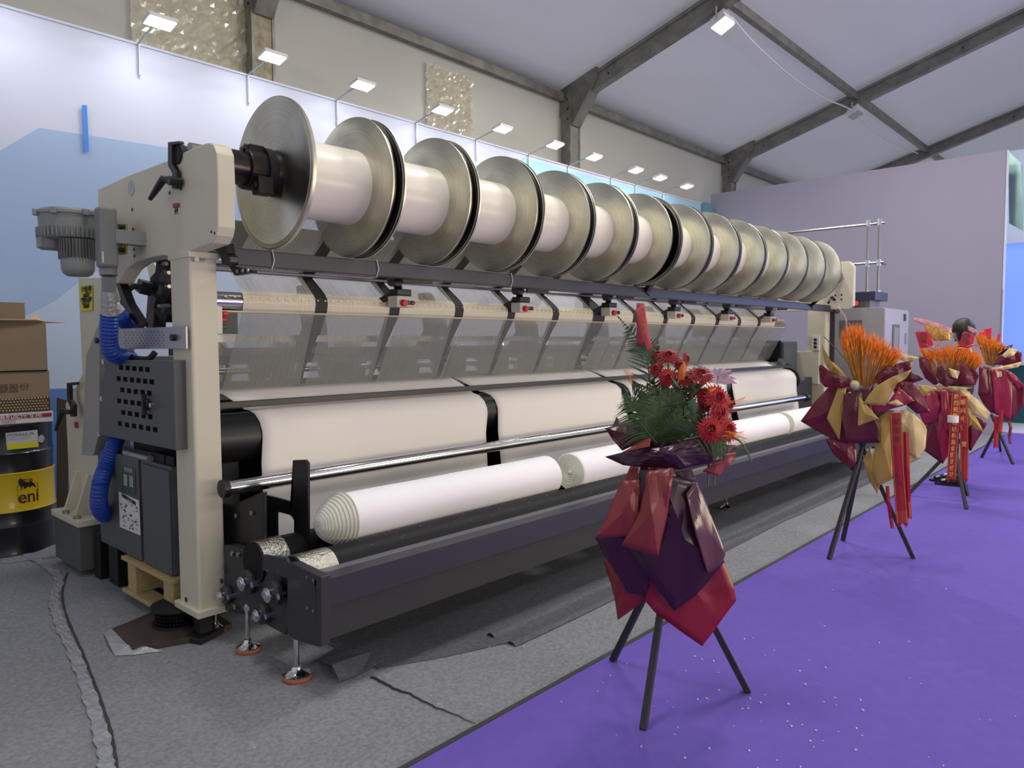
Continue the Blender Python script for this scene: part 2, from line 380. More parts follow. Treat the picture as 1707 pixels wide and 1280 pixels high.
# tent: side wall, posts, eave, rafters, purlins, roof membrane
TENTW = mat('translucent cream tent wall', (186, 184, 172), .35, noise=.05, nscale=.8, bump=.35, bscale=1.6)
def translucent(m, f):
    nt = m.node_tree; out = nt.nodes['Material Output']; src = out.inputs[0].links[0].from_socket; t_ = nt.nodes.new('ShaderNodeBsdfTranslucent'); t_.inputs[0].default_value = (.9, .9, .93, 1)
    ms = nt.nodes.new('ShaderNodeMixShader'); ms.inputs[0].default_value = f; nt.links.new(src, ms.inputs[1]); nt.links.new(t_.outputs[0], ms.inputs[2]); nt.links.new(ms.outputs[0], out.inputs[0])
TENTR = mat('silvery tent roof membrane', (205, 205, 212), .42, noise=.05, nscale=.7, bump=.25, bscale=1.2, stretch=(.4, 2, 1))
translucent(TENTR, .62); translucent(TENTW, .3)
PFILM = mat('crinkled plastic film', (206, 200, 172), .14, noise=.1, nscale=5, bump=.8, bscale=9, spec=1, coat=.8, trans=.35)
GALV = mat('weathered aluminium profile', (128, 126, 118), .5, .6, noise=.25, nscale=6)
RUSTP = mat('rusty galvanised post', (140, 132, 108), .6, .3, noise=.35, nscale=14)
def roofz(y): return 5.42+.29*(7.3-y)
b = BM(); box(b, -3, 26, 7.3, 7.33, 4.0, 5.5); struct('wall_tent', b, TENTW)
# crumpled film pieces hung on the tent wall
def film(x0, x1, z0, z1, label):
    b = BM(); nx, nz = 26, 26; V = []
    for i in range(nx+1):
        r = []
        for k in range(nz+1):
            x = x0+(x1-x0)*i/nx; z = z0+(z1-z0)*k/nz
            r.append(b.verts.new((x, 7.285-.06*abs(mnoise.noise(Vector((x*5, z*5, 3))))-.03*random.random(), z)))
        V.append(r)
    for i in range(nx):
        for k in range(nz): b.faces.new((V[i][k], V[i+1][k], V[i+1][k+1], V[i][k+1]))
    tag(new('plastic_film', b, PFILM), label, 'plastic film')
film(2.75, 3.92, 4.19, 5.35, 'crinkled shiny plastic film on tent wall left of the rusty post')
film(6.35, 7.2, 4.25, 5.1, 'crinkled shiny plastic film on tent wall above the third flange')
PX = [-1.3, 3.98, 9.25, 14.75, 20.0]
for i, x in enumerate(PX):
    lab = ['', 'rusty steel tent post above the near end of the machine', 'grey tent post rising behind the middle wall lamps', 'grey tent post by the corner of the lilac partition', ''][i]
    if lab:
        t = empty('tent_post', (x, 7.16, 0), lab, 'post')
        b = BM(); box(b, x-.1, x+.1, 7.08, 7.26, 0, 5.42); new('post', b, RUSTP if i == 1 else GALV, t, bevel=.004)
        b = BM(); box(b, x-.13, x-.1, 7.07, 7.14, 0, 5.42); box(b, x+.1, x+.13, 7.07, 7.14, 0, 5.42); new('keder_rail', b, GALV, t)
        b = BM(); prism(b, [(x-.11, 7.3, 5.0), (x-.11, 7.05, 4.85), (x-.11, 6.6, 5.45), (x-.11, 6.6, 5.62), (x-.11, 7.3, 5.42)], (.22, 0, 0)); new('knee_bracket', b, GALV, t)
        b = BM()
        for zz in (4.95, 5.1, 5.25): cyl(b, (x-.14, 7.12, zz), (x+.14, 7.12, zz), .015, n=8)
        new('bolt', b, BLACK, t)
for i, x in enumerate(PX[1:]+[25.3]):
    lab = ['tent rafter over the near end of the machine', 'tent rafter carrying the lit floodlight', 'tent rafter carrying the unlit lamp', 'tent rafter beyond the lilac partition top', 'furthest tent rafter at right'][i]
    y1 = -5.5; t = empty('rafter', (x, 7.2, 5.3), 'grey aluminium '+lab, 'beam')
    P = [(x-.07, 7.25, roofz(7.25)-.05), (x-.07, y1, roofz(y1)-.05), (x-.07, y1, roofz(y1)-.3), (x-.07, 7.25, roofz(7.25)-.3)]
    b = BM(); prism(b, P, (.14, 0, 0)); new('profile', b, GALV, t)
    for s in (-.095, .07):
        b = BM(); prism(b, [(p[0]+.07+s, p[1], p[2]+dz) for p, dz in zip(P, (0, 0, .2, .2))], (.025, 0, 0)); new('keder_rail', b, GALV, t)
    if 1 <= i <= 3:
        for yy in (6.4, 4.6, 2.9, 1.9):
            b = BM(); cyl(b, (x-.085, yy, roofz(yy)-.2), (x+.085, yy, roofz(yy)-.2), .014, n=8); new('bolt', b, BLACK, t)
for i, (y, lab) in enumerate([(7.24, 'grey eave purlin along the top of the tent wall'), (4.62, 'grey roof purlin running past the two floodlights'), (1.85, 'grey roof purlin at the upper right corner')]):
    b = BM(); box(b, -3, 25, y-.05, y+.05, roofz(y)-.2, roofz(y)-.07); tag(new('purlin', b, GALV, bevel=.01), lab, 'beam')
xs = [-3]+PX[1:]+[26]
for i in range(len(xs)-1):
    b = BM(); V = []
    nx, ny = 24, 30
    for a in range(nx+1):
        r = []
        for c in range(ny+1):
            x = xs[i]+(xs[i+1]-xs[i])*a/nx; y = 7.35-(12.9)*c/ny; u = a/nx
            sag = .10*4*u*(1-u)*.6+.012*mnoise.noise(Vector((x*.8, y*2.5, 1)))
            r.append(b.verts.new((x, y, roofz(y)+.02-sag*(1-abs(y-7.35)/30)*.5)))
        V.append(r)
    for a in range(nx):
        for c in range(ny): b.faces.new((V[a][c], V[a+1][c], V[a+1][c+1], V[a][c+1]))
    struct('ceiling' if i == 0 else 'ceiling', b, TENTR, smooth='all', solid=.004)

# arm lamps on the back wall
LED = mat('lit lamp panel', (235, 240, 255), .5, emit=9)
LAMPB = mat('white lamp housing', (205, 205, 205), .45)
names = ['cut by the top left frame corner', 'left of the rusty tent post', 'just right of the rusty tent post', 'above the second flange', 'over the crinkled film patch', 'above the fourth warp beam', 'below the middle tent post', 'just right of the middle tent post', 'third from the far end of the row', 'next to last at the far end', 'last and furthest of the row']
lx = [1.62]+[ony(x, y, 6.5).x for x, y in [(268, 60), (455, 119), (605, 162), (738, 200), (838, 233), (925, 260), (990, 280), (1060, 296), (1100, 311), (1145, 324)]]
for i, x in enumerate(lx):
    t = empty('arm_lamp', (x, 6.98, 4.1), 'white square LED arm lamp on wall top, '+names[i], 'lamp', 'arm lamps along the back wall')
    tilt = Euler((math.radians(-12), 0, 0)).to_matrix()
    b = BM(); boxc(b, (x, 6.5, 4.235), (.24, .16, .03), tilt)
    for k in range(5): boxc(b, (x-.09+k*.045, 6.5, 4.257), (.006, .13, .02), tilt)
    new('housing', b, LAMPB, t, bevel=.003)
    b = BM(); boxc(b, (x, 6.5, 4.216), (.215, .135, .006), tilt); new('led_panel', b, LED, t)
    b = BM(); tube(b, [Vector((x, 6.56, 4.245)), Vector((x, 6.75, 4.22)), Vector((x, 6.97, 4.18)), Vector((x, 6.97, 3.9))], .011, 8); new('arm', b, ZINC, t)
    d = area('arm_lamp_light', (x, 6.5, 4.19), (x, 6.95, 2.6), .2, .12, 4.3, (.9, .94, 1)); 
# floodlights under the purlin
FL = mat('lit floodlight lens', (255, 246, 215), .5, emit=14)
def flood(px, py, X, lit, lab):
    p = onx(px, py, X); t = empty('floodlight', p, lab, 'lamp'); x, y, z = p
    rt = Euler((math.radians(-25), 0, 0)).to_matrix()
    b = BM(); boxc(b, (x, y, z), (.30, .24, .09), rt)
    for k in range(7): boxc(b, (x-.12+k*.04, y, z+.06), (.008, .22, .05), rt)
    new('housing', b, LAMPB, t, bevel=.006)
    b = BM(); boxc(b, (x, y-.02, z-.05), (.27, .2, .012), rt); new('lens', b, FL if lit else ZINC, t)
    b = BM(); zt = roofz(y)-.15
    tube(b, [Vector((x-.16, y, z)), Vector((x-.16, y, z+.16)), Vector((x, y, z+.2)), Vector((x+.16, y, z+.16)), Vector((x+.16, y, z))], .009, 6)
    tube(b, [Vector((x, y, z+.2)), Vector((x+.03, y+.03, (z+zt)/2)), Vector((x, y+.05, zt))], .008, 6); new('bracket', b, ZINC, t)
    if lit: area('floodlight_light', (x, y-.05, z-.1), (x-.5, y-1.0, 0), .25, .2, 90, (1, .96, .86))
flood(1203, 38, 9.3, True, 'lit square floodlight hanging from the roof purlin')
flood(1425, 188, 14.75, False, 'unlit small floodlight hanging from the roof purlin')
WHC = mat('white cable', (196, 196, 200), .5)
b = BM(); tube(b, catmull([onx(1160, -10, 9.25), onx(1205, 12, 9.4), onx(1250, 64, 10.2), onx(1310, 120, 11.6), onx(1370, 162, 13.3), onx(1420, 184, 14.5), onx(1460, 222, 16.0), onx(1530, 256, 19.0)], 5), .012, 6)
tag(new('cable', b, WHC), 'white cable looping between floodlights below the tent roof', 'cable')
# ================================================================== THE MACHINE
MC = empty('warp_knitting_machine', (1.65, 3.66, 0), 'long cream and charcoal warp knitting machine standing on grey carpet', 'machine')
def z1(x, y): return (x*.328125, 200+y*.328125)
def z2(x, y): return (x*.375, 480+y*.375)
def z3(x, y): return (160+x*.375, 680+y*.375)
# --- near frame, post
b = BM(); box(b, 1.58, 1.72, 3.553, 3.777, .155, 1.93); new('post', b, CREAM, MC, bevel=.012)
b = BM(); box(b, 1.56, 1.74, 3.525, 3.80, .135, .17); new('base_plate', b, CREAM, MC, bevel=.004)
b = BM(); cyl(b, (1.578, 3.70, .19), (1.5795, 3.70, .19), .014); new('drain_hole', b, BLACK, MC)
b = BM(); box(b, 1.575, 1.73, 3.545, 3.785, 1.915, 1.945); new('post_cap', b, CREAM, MC, bevel=.003)
# side plate
pp = [z1(*q) for q in [(497, 352), (640, 285), (850, 205), (935, 163), (1040, 118), (1062, 114), (1085, 125), (1100, 165), (1106, 300), (1106, 540), (1098, 585), (1078, 625), (870, 700), (835, 686), (760, 700), (690, 722), (645, 755), (615, 800), (600, 830), (560, 830), (520, 700), (497, 560)]]
b = BM(); plate(b, pp, 1.58, .085); SP = new('side_plate', b, CREAM, MC, bevel=.006)
b = BM()
for q in [(672, 455), (677, 555), (681, 657), (684, 690), (905, 686), (862, 370), (921, 349), (1075, 568), (1091, 574)]:
    c = onx(*z1(*q), 1.58); cyl(b, c-Vector((.003, 0, 0)), c+Vector((.001, 0, 0)), .009 if q[0] < 1000 else .006, n=10)
islands('screw', b, BLACK, SP)
c = onx(*z1(668, 345), 1.58); b = BM(); cyl(b, c-Vector((.003, 0, 0)), c+Vector((.001, 0, 0)), .042, n=28); new('round_cover', b, ZINC, SP)
# clamp handle + strap at the shaft end
b = BM(); plate(b, [z1(*q) for q in [(852, 112), (912, 106), (918, 120), (872, 126), (872, 220), (898, 262), (898, 348), (872, 348), (874, 270), (852, 232)]], 1.555, .02); new('strap_bracket', b, BLACK, MC, bevel=.002)
c0, c1, c2 = onx(*z1(888, 312), 1.54), onx(*z1(830, 300), 1.52), onx(*z1(762, 402), 1.50)
b = BM(); cyl(b, c0+Vector((.03, 0, 0)), c0-Vector((.03, 0, 0)), .022); tube(b, [c0, c1, c1.lerp(c2, .4), c2], [.016, .02, .017, .011], 10); new('clamp_lever', b, BLACK, MC, smooth=True)
c = onx(*z1(897, 172), 1.57); b = BM(); cyl(b, c, c+Vector((.04, 0, 0)), .048, n=24); new('end_knob', b, RUBBER, MC, bevel=.006)
c = onx(*z1(962, 150), 1.66); b = BM(); cyl(b, c, c+Vector((.16, 0, 0)), .035, n=24); new('guide_roll', b, STEEL, MC)
# warning sticker
P = [onx(*z1(*q), 1.577) for q in [(877, 425), (912, 421), (912, 444), (877, 448)]]
b = BM(); prism(b, P, (.002, 0, 0)); new('sticker', b, mat('dark red sticker', (150, 40, 42), .5), MC)
P = [onx(*z1(*q), 1.577) for q in [(877, 448), (912, 444), (914, 474), (878, 480)]]
b = BM(); prism(b, P, (.002, 0, 0)); s = new('sticker', b, WHITEP, MC)
for k, t_ in enumerate(['注意', '安全']):
    cc = onx(*z1(895, 455+k*13), 1.5755); text('lettering', t_, .022, BLACKTXT, frame(cc, (0, -1, 0), (0, 0, 1)), s)
# --- shaft, collar
AY, AZ = 3.42, 2.354
b = BM(); cyl(b, (1.66, AY, AZ), (1.80, AY, AZ), .082, n=36); new('shaft', b, mat('dark turned shaft', (64, 62, 58), .3, .9), MC, smooth=True)
b = BM(); cyl(b, (1.80, AY, AZ), (1.90, AY, AZ), .10, n=36); box(b, 1.81, 1.89, AY-.13, AY-.06, AZ-.135, AZ-.05); box(b, 1.81, 1.89, AY-.05, AY+.05, AZ+.08, AZ+.115)
CO = new('clamp_collar', b, mat('dark cast collar', (52, 48, 44), .38, .7), MC, bevel=.005)
b = BM()
for yy, zz in ((AY-.095, AZ-.095), (AY-.02, AZ+.098)): cyl(b, (1.80, yy, zz), (1.812, yy, zz), .02, n=6)
cyl(b, (1.885, AY, AZ), (1.93, AY, AZ), .118, n=36)
new('bolt', b, BLACK, CO)
b = BM(); cyl(b, (9.28, AY, AZ), (10.25, AY, AZ), .082, n=24); new('shaft', b, STEEL, MC, smooth=True)
# --- far frame
b = BM(); box(b, 10.25, 10.42, 3.553, 3.80, .155, 1.93); new('post', b, CREAM, MC, bevel=.01)
b = BM(); prism(b, [(10.27, 3.21, 1.96), (10.27, 3.21, 2.48), (10.27, 3.27, 2.55), (10.27, 3.6, 2.56), (10.27, 4.7, 2.4), (10.27, 4.7, 1.9), (10.27, 3.5, 1.92), (10.27, 3.27, 1.92)], (.085, 0, 0)); FP = new('side_plate', b, CREAM, MC, bevel=.006)
b = BM()
for yy in (3.36, 3.44):
    for zz in (2.05, 2.11): cyl(b, (10.266, yy, zz), (10.272, yy, zz), .012, n=8)
islands('screw', b, BLACK, FP)
b = BM(); box(b, 10.21, 10.42, 3.80, 4.35, .5, 1.0); box(b, 10.21, 10.4, 3.62, 4.2, .9, 1.35); new('side_cover', b, CREAM, MC, bevel=.006)
b = BM(); box(b, 10.42, 10.46, 3.50, 3.60, .2, 1.93); new('cable_duct', b, DARK, MC)
b = BM(); box(b, 10.205, 10.25, 3.62, 3.72, 1.36, 1.56); SK = new('socket_box', b, mat('white socket', (210, 208, 196), .5), MC, bevel=.004)
for zz in (1.41, 1.46, 1.51):
    b = BM(); cyl(b, (10.195, 3.67, zz), (10.206, 3.67, zz), .02, n=14); new('socket', b, BLACK, SK)
# far drive mechanism
b = BM(); box(b, 9.72, 10.18, 3.9, 4.5, 1.0, 1.49); GB = new('drive_housing', b, mat('blue grey housing', (78, 84, 92), .45), MC, bevel=.02)
b = BM(); box(b, 9.70, 9.725, 3.95, 4.28, 1.02, 1.5); new('dark_recess', b, BLACK, GB)
b = BM(); prism(b, [(9.45, 4.35, .98), (9.45, 4.2, .98), (9.45, 4.1, 1.45), (9.45, 4.3, 1.47), (9.45, 4.7, 1.47), (9.45, 4.7, 1.0)], (.22, 0, 0)); new('bearing_block', b, DARK, MC, bevel=.01)
b = BM(); cyl(b, (9.4, 3.95, 1.15), (9.7, 3.95, 1.15), .07); boxc(b, (9.6, 3.9, 1.12), (.14, .12, .26), Euler((.4, 0, 0)).to_matrix()); new('crank_link', b, STEEL, MC, bevel=.004)
b = BM(); box(b, 9.62, 9.66, 3.75, 4.1, .9, 1.0); cyl(b, (9.55, 3.78, .98), (9.9, 3.78, .98), .09); new('roller_bearing', b, STEEL, MC, bevel=.003)
b = BM(); box(b, 9.66, 10.2, 3.7, 4.4, .25, 1.0); new('gear_cabinet', b, DARK, MC, bevel=.01)
# --- lower slate bar and its brackets
b = BM(); box(b, 1.75, 10.62, 3.50, 3.56, 1.89, 1.975); new('safety_beam', b, BEAMP, MC, bevel=.004)
b = BM(); plate(b, [z1(*q) for q in [(1085, 640), (1110, 610), (1140, 625), (1150, 680), (1165, 690), (1165, 725), (1150, 740), (1128, 735), (1118, 690), (1082, 655)]], 1.72, .05); new('beam_bracket', b, BLACK, MC, bevel=.005)
b = BM(); plate(b, [z1(*q) for q in [(1160, 740), (1280, 762), (1278, 775), (1190, 790)]], 1.78, .03); new('sensor_arm', b, BLACK, MC, bevel=.003)
for k in range(3):
    c = onx(*z1(1208+k*27, 768-k*2), 1.775); b = BM(); cyl(b, c, c-Vector((.006, 0, 0)), .009, n=10); islands('bolt', b, BOLT, MC)
b = BM()
for q in ((1090, 712), (1100, 716)): pass
cyl(b, onx(*z1(1000, 708), 1.60), onx(*z1(1115, 715), 1.80), .012); new('air_fitting', b, CHROME, MC)
for q in [(372, 960), (945, 1045), (1680, 1110)]:
    x = ony(340+q[0]/3.283, 140+q[1]/3.283, 3.5).x; b = BM()
    tube(b, [Vector(p) for p in [(x, 3.495, 1.98), (x+.008, 3.49, 1.93), (x, 3.5, 1.885), (x+.003, 3.565, 1.885), (x, 3.565, 1.98), (x, 3.495, 1.982)]], .003, 6); new('cable_tie', b, WHITEP, MC)
for xx in (5.45, 9.4):
    b = BM(); prism(b, [(xx, 3.30, 2.08), (xx+.06, 3.26, 2.10), (xx+.22, 3.49, 1.95), (xx+.22, 3.49, 1.9), (xx+.15, 3.49, 1.93)], (.0, .03, .02)); new('beam_stay', b, BLACK, MC)
b = BM(); tube(b, catmull([(10.1, 3.47, 2.0), (10.2, 3.46, 2.08), (10.35, 3.46, 2.0), (10.48, 3.46, 1.9), (10.4, 3.46, 1.88)], 5), .018, 8); new('safety_clip', b, BLACK, MC)
# --- chrome guide roller, rods
b = BM(); cyl(b, (1.72, 3.9, 1.73), (9.62, 3.9, 1.73), .052, n=28); GR = new('guide_roller', b, CHROME, MC, smooth=True)
b = BM(); cyl(b, (1.72, 3.86, 1.672), (9.62, 3.86, 1.672), .006, n=8); new('guide_rod', b, mat('pale thread bar', (214, 206, 176), .4), MC)
b = BM(); cyl(b, (1.72, 3.99, 1.915), (9.62, 3.99, 1.915), .014, n=12); new('guide_rod', b, STEEL, MC)
b = BM(); box(b, 1.72, 9.62, 4.02, 4.05, 1.505, 1.545); new('guide_bar', b, mat('satin bar', (190, 190, 188), .3, .7), MC)
b = BM(); box(b, 1.72, 9.62, 4.06, 4.16, 1.43, 1.47); new('guide_bar', b, mat('grey bar', (120, 120, 118), .4, .4), MC)
b = BM(); box(b, 1.72, 9.62, 4.15, 4.20, 1.20, 1.27); new('needle_bar', b, mat('needle bar grey', (104, 104, 104), .5, .2), MC)
b = BM(); box(b, 1.72, 10.22, 4.22, 4.38, 2.03, 2.24); new('rear_beam', b, mat('dark grey cross beam', (84, 84, 80), .5), MC, bevel=.006)
ACR = mat('grey tinted acrylic', (150, 152, 148), .12, trans=.76)
for k in range(4):
    xa = 1.74+k*1.97; b = BM(); prism(b, [(xa, 3.842, 1.668), (xa+1.96, 3.842, 1.668), (xa+1.96, 4.075, 1.232), (xa, 4.075, 1.232)], (0, .004, .002)); new('acrylic_guard', b, ACR, MC)
# fringe of fixed thread eyelets on the roller
b = BM()
for i in range(150):
    x = 1.74+i*.0525; cyl(b, (x, 3.845, 1.752), (x+.012, 3.845, 1.752), .004, n=6)
new('eyelet', b, mat('eyelet steel', (170, 170, 160), .3, .8), GR, kind='stuff')
# dark strips added behind the gaps between sheets so the gaps look dark
LX = [1.956, 2.50, 3.06, 3.65, 4.21, 4.76, 5.425, 5.971, 6.532, 7.10, 7.66, 8.22, 8.77]; RX = [x-.055 for x in LX[1:]]; RX[5] = 5.27; RX.append(9.27)
PATH = [(3.575, 2.225), (3.98, 1.925), (3.995, 1.905), (3.87, 1.79), (3.848, 1.765), (3.843, 1.73), (3.852, 1.69), (4.10, 1.235)]
def strap(x0a, x1a, x0b, x1b, off=.02):
    b = BM(); V = []
    n = len(PATH)
    for i, (y, z) in enumerate(PATH):
        t = i/(n-1) if i < n-1 else 1; k = 0 if i < n-1 else 1
        o = off if (i < 3 or i == n-1) else .004
        V.append((b.verts.new((x0a+(x0b-x0a)*k, y+o, z-(.0 if i > 2 else o*.3))), b.verts.new((x1a+(x1b-x1a)*k, y+o, z-(.0 if i > 2 else o*.3)))))
    for i in range(n-1): b.faces.new((V[i][0], V[i][1], V[i+1][1], V[i+1][0]))
    return b
GAPDARK = mat('dark gap filler', (44, 44, 42), .6)
for k in range(12):
    a = RX[k]-.015; c = LX[k+1]+.045
    new('gap_strip', strap(a+.015, c+.012, a+.045, a+.075), GAPDARK, MC, solid=.003)
b = BM(); box(b, 1.73, 1.99, 3.86, 3.875, 1.70, 1.76); box(b, 1.73, 2.0, 3.905, 3.915, 1.55, 1.72); new('dark_end_cover', b, GAPDARK, MC)
# --- hanging control boxes
WB_ = mat('off white control box', (208, 204, 192), .45)
def ctrl_box(x, y, z, label=None):
    b = BM(); prism(b, [(x-.085, y-.04, z-.035), (x-.085, y-.045, z+.02), (x-.06, y-.03, z+.05), (x-.06, y+.06, z+.05), (x-.085, y+.06, z-.035)], (0, 0, 0)) if False else box(b, x-.075, x+.075, y-.045, y+.055, z-.038, z+.035)
    o = new('control_box', b, WB_, MC, bevel=.008, label=label)
    b = BM(); box(b, x-.06, x+.06, y-.03, y+.06, z+.035, z+.08); new('cover', b, BLACK, o, bevel=.008)
    b = BM(); cyl(b, (x-.03, y-.045, z-.01), (x-.03, y-.075, z-.015), .022, n=18); new('stop_button', b, RED, o, bevel=.004)
    for dx in (.012, .048):
        b = BM(); cyl(b, (x+dx, y-.045, z-.008), (x+dx, y-.06, z-.01), .015, n=14); new('push_button', b, BLACK, o)
    b = BM(); bar(b, (x-.01, y+.02, z+.07), (x-.06, y-.02, z+.15), .05, .03); bar(b, (x-.06, y-.02, z+.15), (x-.16, y-.17, z+.16), .05, .035)
    bar(b, (x-.02, y+.03, z+.06), (x-.09, y+.12, z+.0), .04, .04); bar(b, (x-.12, y-.15, z+.12), (x+.12, y-.16, z+.125), .02, .03); new('swing_arm', b, BLACK, o, bevel=.004)
    b = BM(); cyl(b, (x-.07, y-.05, z+.13), (x-.07, y+.02, z+.13), .035, n=14); new('arm_joint', b, DARK, o)
for x in (3.06, 4.25, 5.44, 6.58, 7.75, 8.9): ctrl_box(x, 3.76, 1.765)
P = [z1(*q) for q in [(1100, 940), (1130, 948), (1132, 1085), (1102, 1088)]]
b = BM(); pr_ = [ony(px, py, 3.78) for px, py in P]; prism(b, pr_, (0, .05, 0)); NB = new('control_box', b, WB_, MC, bevel=.003)
for (q, m_) in (((1142, 985), RED), ((1136, 1015), RED), ((1138, 1052), mat('green plastic', (30, 90, 60), .4))):
    c = ony(*z1(*q), 3.80); b = BM(); cyl(b, c-Vector((.015, 0, 0)), c+Vector((.012, 0, 0)), .016 if q[1] == 985 else .01, n=14); new('push_button', b, m_, NB)
# --- takedown rollers and fabric
b = BM(); cyl(b, (1.73, 3.80, .985), (9.62, 3.80, .985), .135, n=36); new('takedown_roller', b, mat('black rubber roller', (24, 24, 24), .4), MC, smooth=True)
b = BM(); cyl(b, (1.72, 3.80, .985), (1.76, 3.80, .985), .15, n=36); cyl(b, (9.60, 3.80, .985), (9.65, 3.80, .985), .15, n=36); new('roller_end_cap', b, BLACK, MC, bevel=.004)
b = BM(); cyl(b, (1.72, 3.97, 1.0), (9.62, 3.97, 1.0), .08, n=20); new('press_roller', b, BLACK, MC, smooth=True)
b = BM(); box(b, 1.72, 9.66, 3.775, 3.815, 1.145, 1.18); new('spreader_bar', b, mat('dark bar', (54, 52, 48), .45), MC, bevel=.004)
b = BM(); box(b, 1.72, 9.66, 4.0, 4.10, .28, 1.12); new('rear_panel', b, BLACK, MC)
for k in range(3):
    c = [(2.0, .60), (3.8, .62), (3.8, .76)][k]; b = BM()
    for dx in (-.05, .05): cyl(b, (c[0]+dx-.12, 3.998, c[1]+.1), (c[0]+dx-.12, 3.99, c[1]+.1), .01, n=8)
    islands('bolt', b, BOLT, MC)
b = BM(); cyl(b, (1.68, 3.45, .782), (9.25, 3.45, .782), .036, n=28); new('tension_rod', b, CHROME, MC, smooth=True)
b = BM(); cyl(b, (1.66, 3.45, .782), (1.69, 3.45, .782), .045, n=24); cyl(b, (9.25, 3.45, .782), (9.34, 3.45, .782), .05, n=24); new('rod_bearing', b, BLACK, MC)
FP_ = [(4.14, 1.238), (4.02, 1.205), (3.90, 1.162), (3.83, 1.128), (3.80, 1.123), (3.74, 1.108), (3.69, 1.07), (3.663, 1.02), (3.66, .98), (3.63, .85), (3.575, .62), (3.52, .40), (3.47, .30)]
pieces = [(2.0, 3.75, 1.95, 3.66, 'nearest wide white fabric web draped over the takedown roller'), (3.86, 5.50, 3.80, 5.52, 'second white fabric web, beside the front flower stand'), (5.62, 7.53, 5.60, 7.5, 'third white fabric web, behind the red gerberas'), (7.66, 9.52, 7.66, 9.40, 'furthest white fabric web by the far drive housing')]
for k, (a0, a1, b0, b1, lab) in enumerate(pieces):
    b = BM(); V = []
    nx = 24
    for i, (y, z) in enumerate(FP_):
        row = []; n = len(FP_)
        if i == 0: l, r = (a0-.15 if k == 0 else a0-.055), a1+.055
        elif i < 4: u = i/4; l, r = a0-.055+.055*u, a1+.055-.055*u
        elif i < 8: l, r = a0, a1
        else: u = (i-8)/(n-9); l, r = a0+(b0-a0)*min(1, u*2.2), a1+(b1-a1)*min(1, u*2.2)
        for c in range(nx+1):
            x = l+(r-l)*c/nx; row.append(b.verts.new((x, y-.002+.003*mnoise.noise(Vector((x*3, i*.6, k))), z+.002)))
        V.append(row)
    for i in range(len(V)-1):
        for c in range(nx): b.faces.new((V[i][c], V[i+1][c], V[i+1][c+1], V[i][c+1]))
    o = new('fabric_web', b, FABRIC, smooth='all', solid=.002); tag(o, lab, 'fabric', 'white knitted webs on the machine')
# --- back row seen through the threads: drive shaft with discs, small beams
def back_disc(x, r=.15): b = BM(); lathe(b, [(x-.012, 0), (x-.012, r-.01), (x-.006, r), (x+.006, r), (x+.012, r-.01), (x+.012, 0)], (0, 5.0, 1.33), 'X', 28); return b
b = BM(); cyl(b, (1.8, 4.7, 1.31), (9.5, 4.7, 1.31), .022, n=14); DS = new('drive_shaft', b, CHROME, MC, smooth=True)
for i in range(13):
    x = 2.35+i*.56
    new('rear_disc', back_disc(x, .21), FLANGE, MC, smooth=True); new('rear_disc', back_disc(x+.05, .21), FLANGE, MC, smooth=True)
    b = BM(); cyl(b, (x+.16, 4.7, 1.31), (x+.19, 4.7, 1.31), .085, n=24); cyl(b, (x+.22, 4.7, 1.31), (x+.24, 4.7, 1.31), .07, n=24); box(b, x+.10, x+.30, 4.62, 4.78, 1.19, 1.23); new('pulley', b, STEEL if i else mat('faded red pulley', (150, 90, 95), .5), MC)
    b = BM(); box(b, x+.30, x+.42, 4.60, 4.76, 1.24, 1.42); new('motor_block', b, MOTOR, MC, bevel=.01)
    if i % 2 == 0:
        xx = x+.45; b = BM(); prism(b, [(xx, 4.3, 1.42), (xx, 4.32, 1.65), (xx, 4.5, 1.9), (xx, 4.62, 1.9), (xx, 4.55, 1.6), (xx, 4.7, 1.42)], (.06, 0, 0)); new('lever_arm', b, DGREY, MC, bevel=.01)
b = BM(); box(b, 1.75, 9.6, 4.5, 4.62, 1.36, 1.42); new('rear_rail', b, mat('rail grey', (128, 130, 128), .5), MC)
b = BM(); box(b, 1.75, 9.6, 4.25, 4.8, .85, 1.16); new('machine_bed', b, DARK, MC, bevel=.01)
b = BM(); box(b, 1.67, 10.25, 4.55, 4.72, 2.0, 2.12); new('rear_beam', b, mat('grey beam', (110, 112, 112), .5), MC, bevel=.006)
# --- roll-up unit
b = BM(); box(b, 1.70, 9.95, 2.62, 2.70, .375, .505); FB = new('front_beam', b, BEAMP, MC, bevel=.004)
b = BM(); box(b, 1.70, 9.95, 2.70, 2.765, .485, .50); new('top_flange', b, mat('light slate', (104, 104, 112), .4), FB)
b = BM(); box(b, 1.70, 9.95, 2.705, 2.72, .20, .375); new('skirt', b, DARK, MC)
RR = .10
for (y, z, nm) in ((2.86, .455, 0), (3.21, .455, 1)):
    b = BM(); cyl(b, (1.69, y, z), (9.95, y, z), RR, n=36); o = new('winding_roller', b, mat('black winding roller', (9, 9, 10), .55, noise=.3, nscale=200, spec=.25), MC, smooth=True)
    b = BM(); cyl(b, (1.70, y, z), (1.87 if not nm else 1.83, y, z), RR+.003, n=36); new('foil_band', b, FOIL, o, smooth=True)
b = BM()
for i in range(160):
    x = random.uniform(2.0, 6.5); a = random.uniform(.6, 2.4); y = 2.86-math.cos(a)*(RR+.001)*-1; z = .455+math.sin(a)*(RR+.001)
    y = 2.86-math.cos(a)*(RR+.001); s = random.uniform(.001, .003); box(b, x-s*1.5, x+s*1.5, y-s*.5, y+s*.5, z-.0005, z+.001)
new('lint', b, mat('lint fleck', (150, 145, 120), .8), MC, kind='stuff')
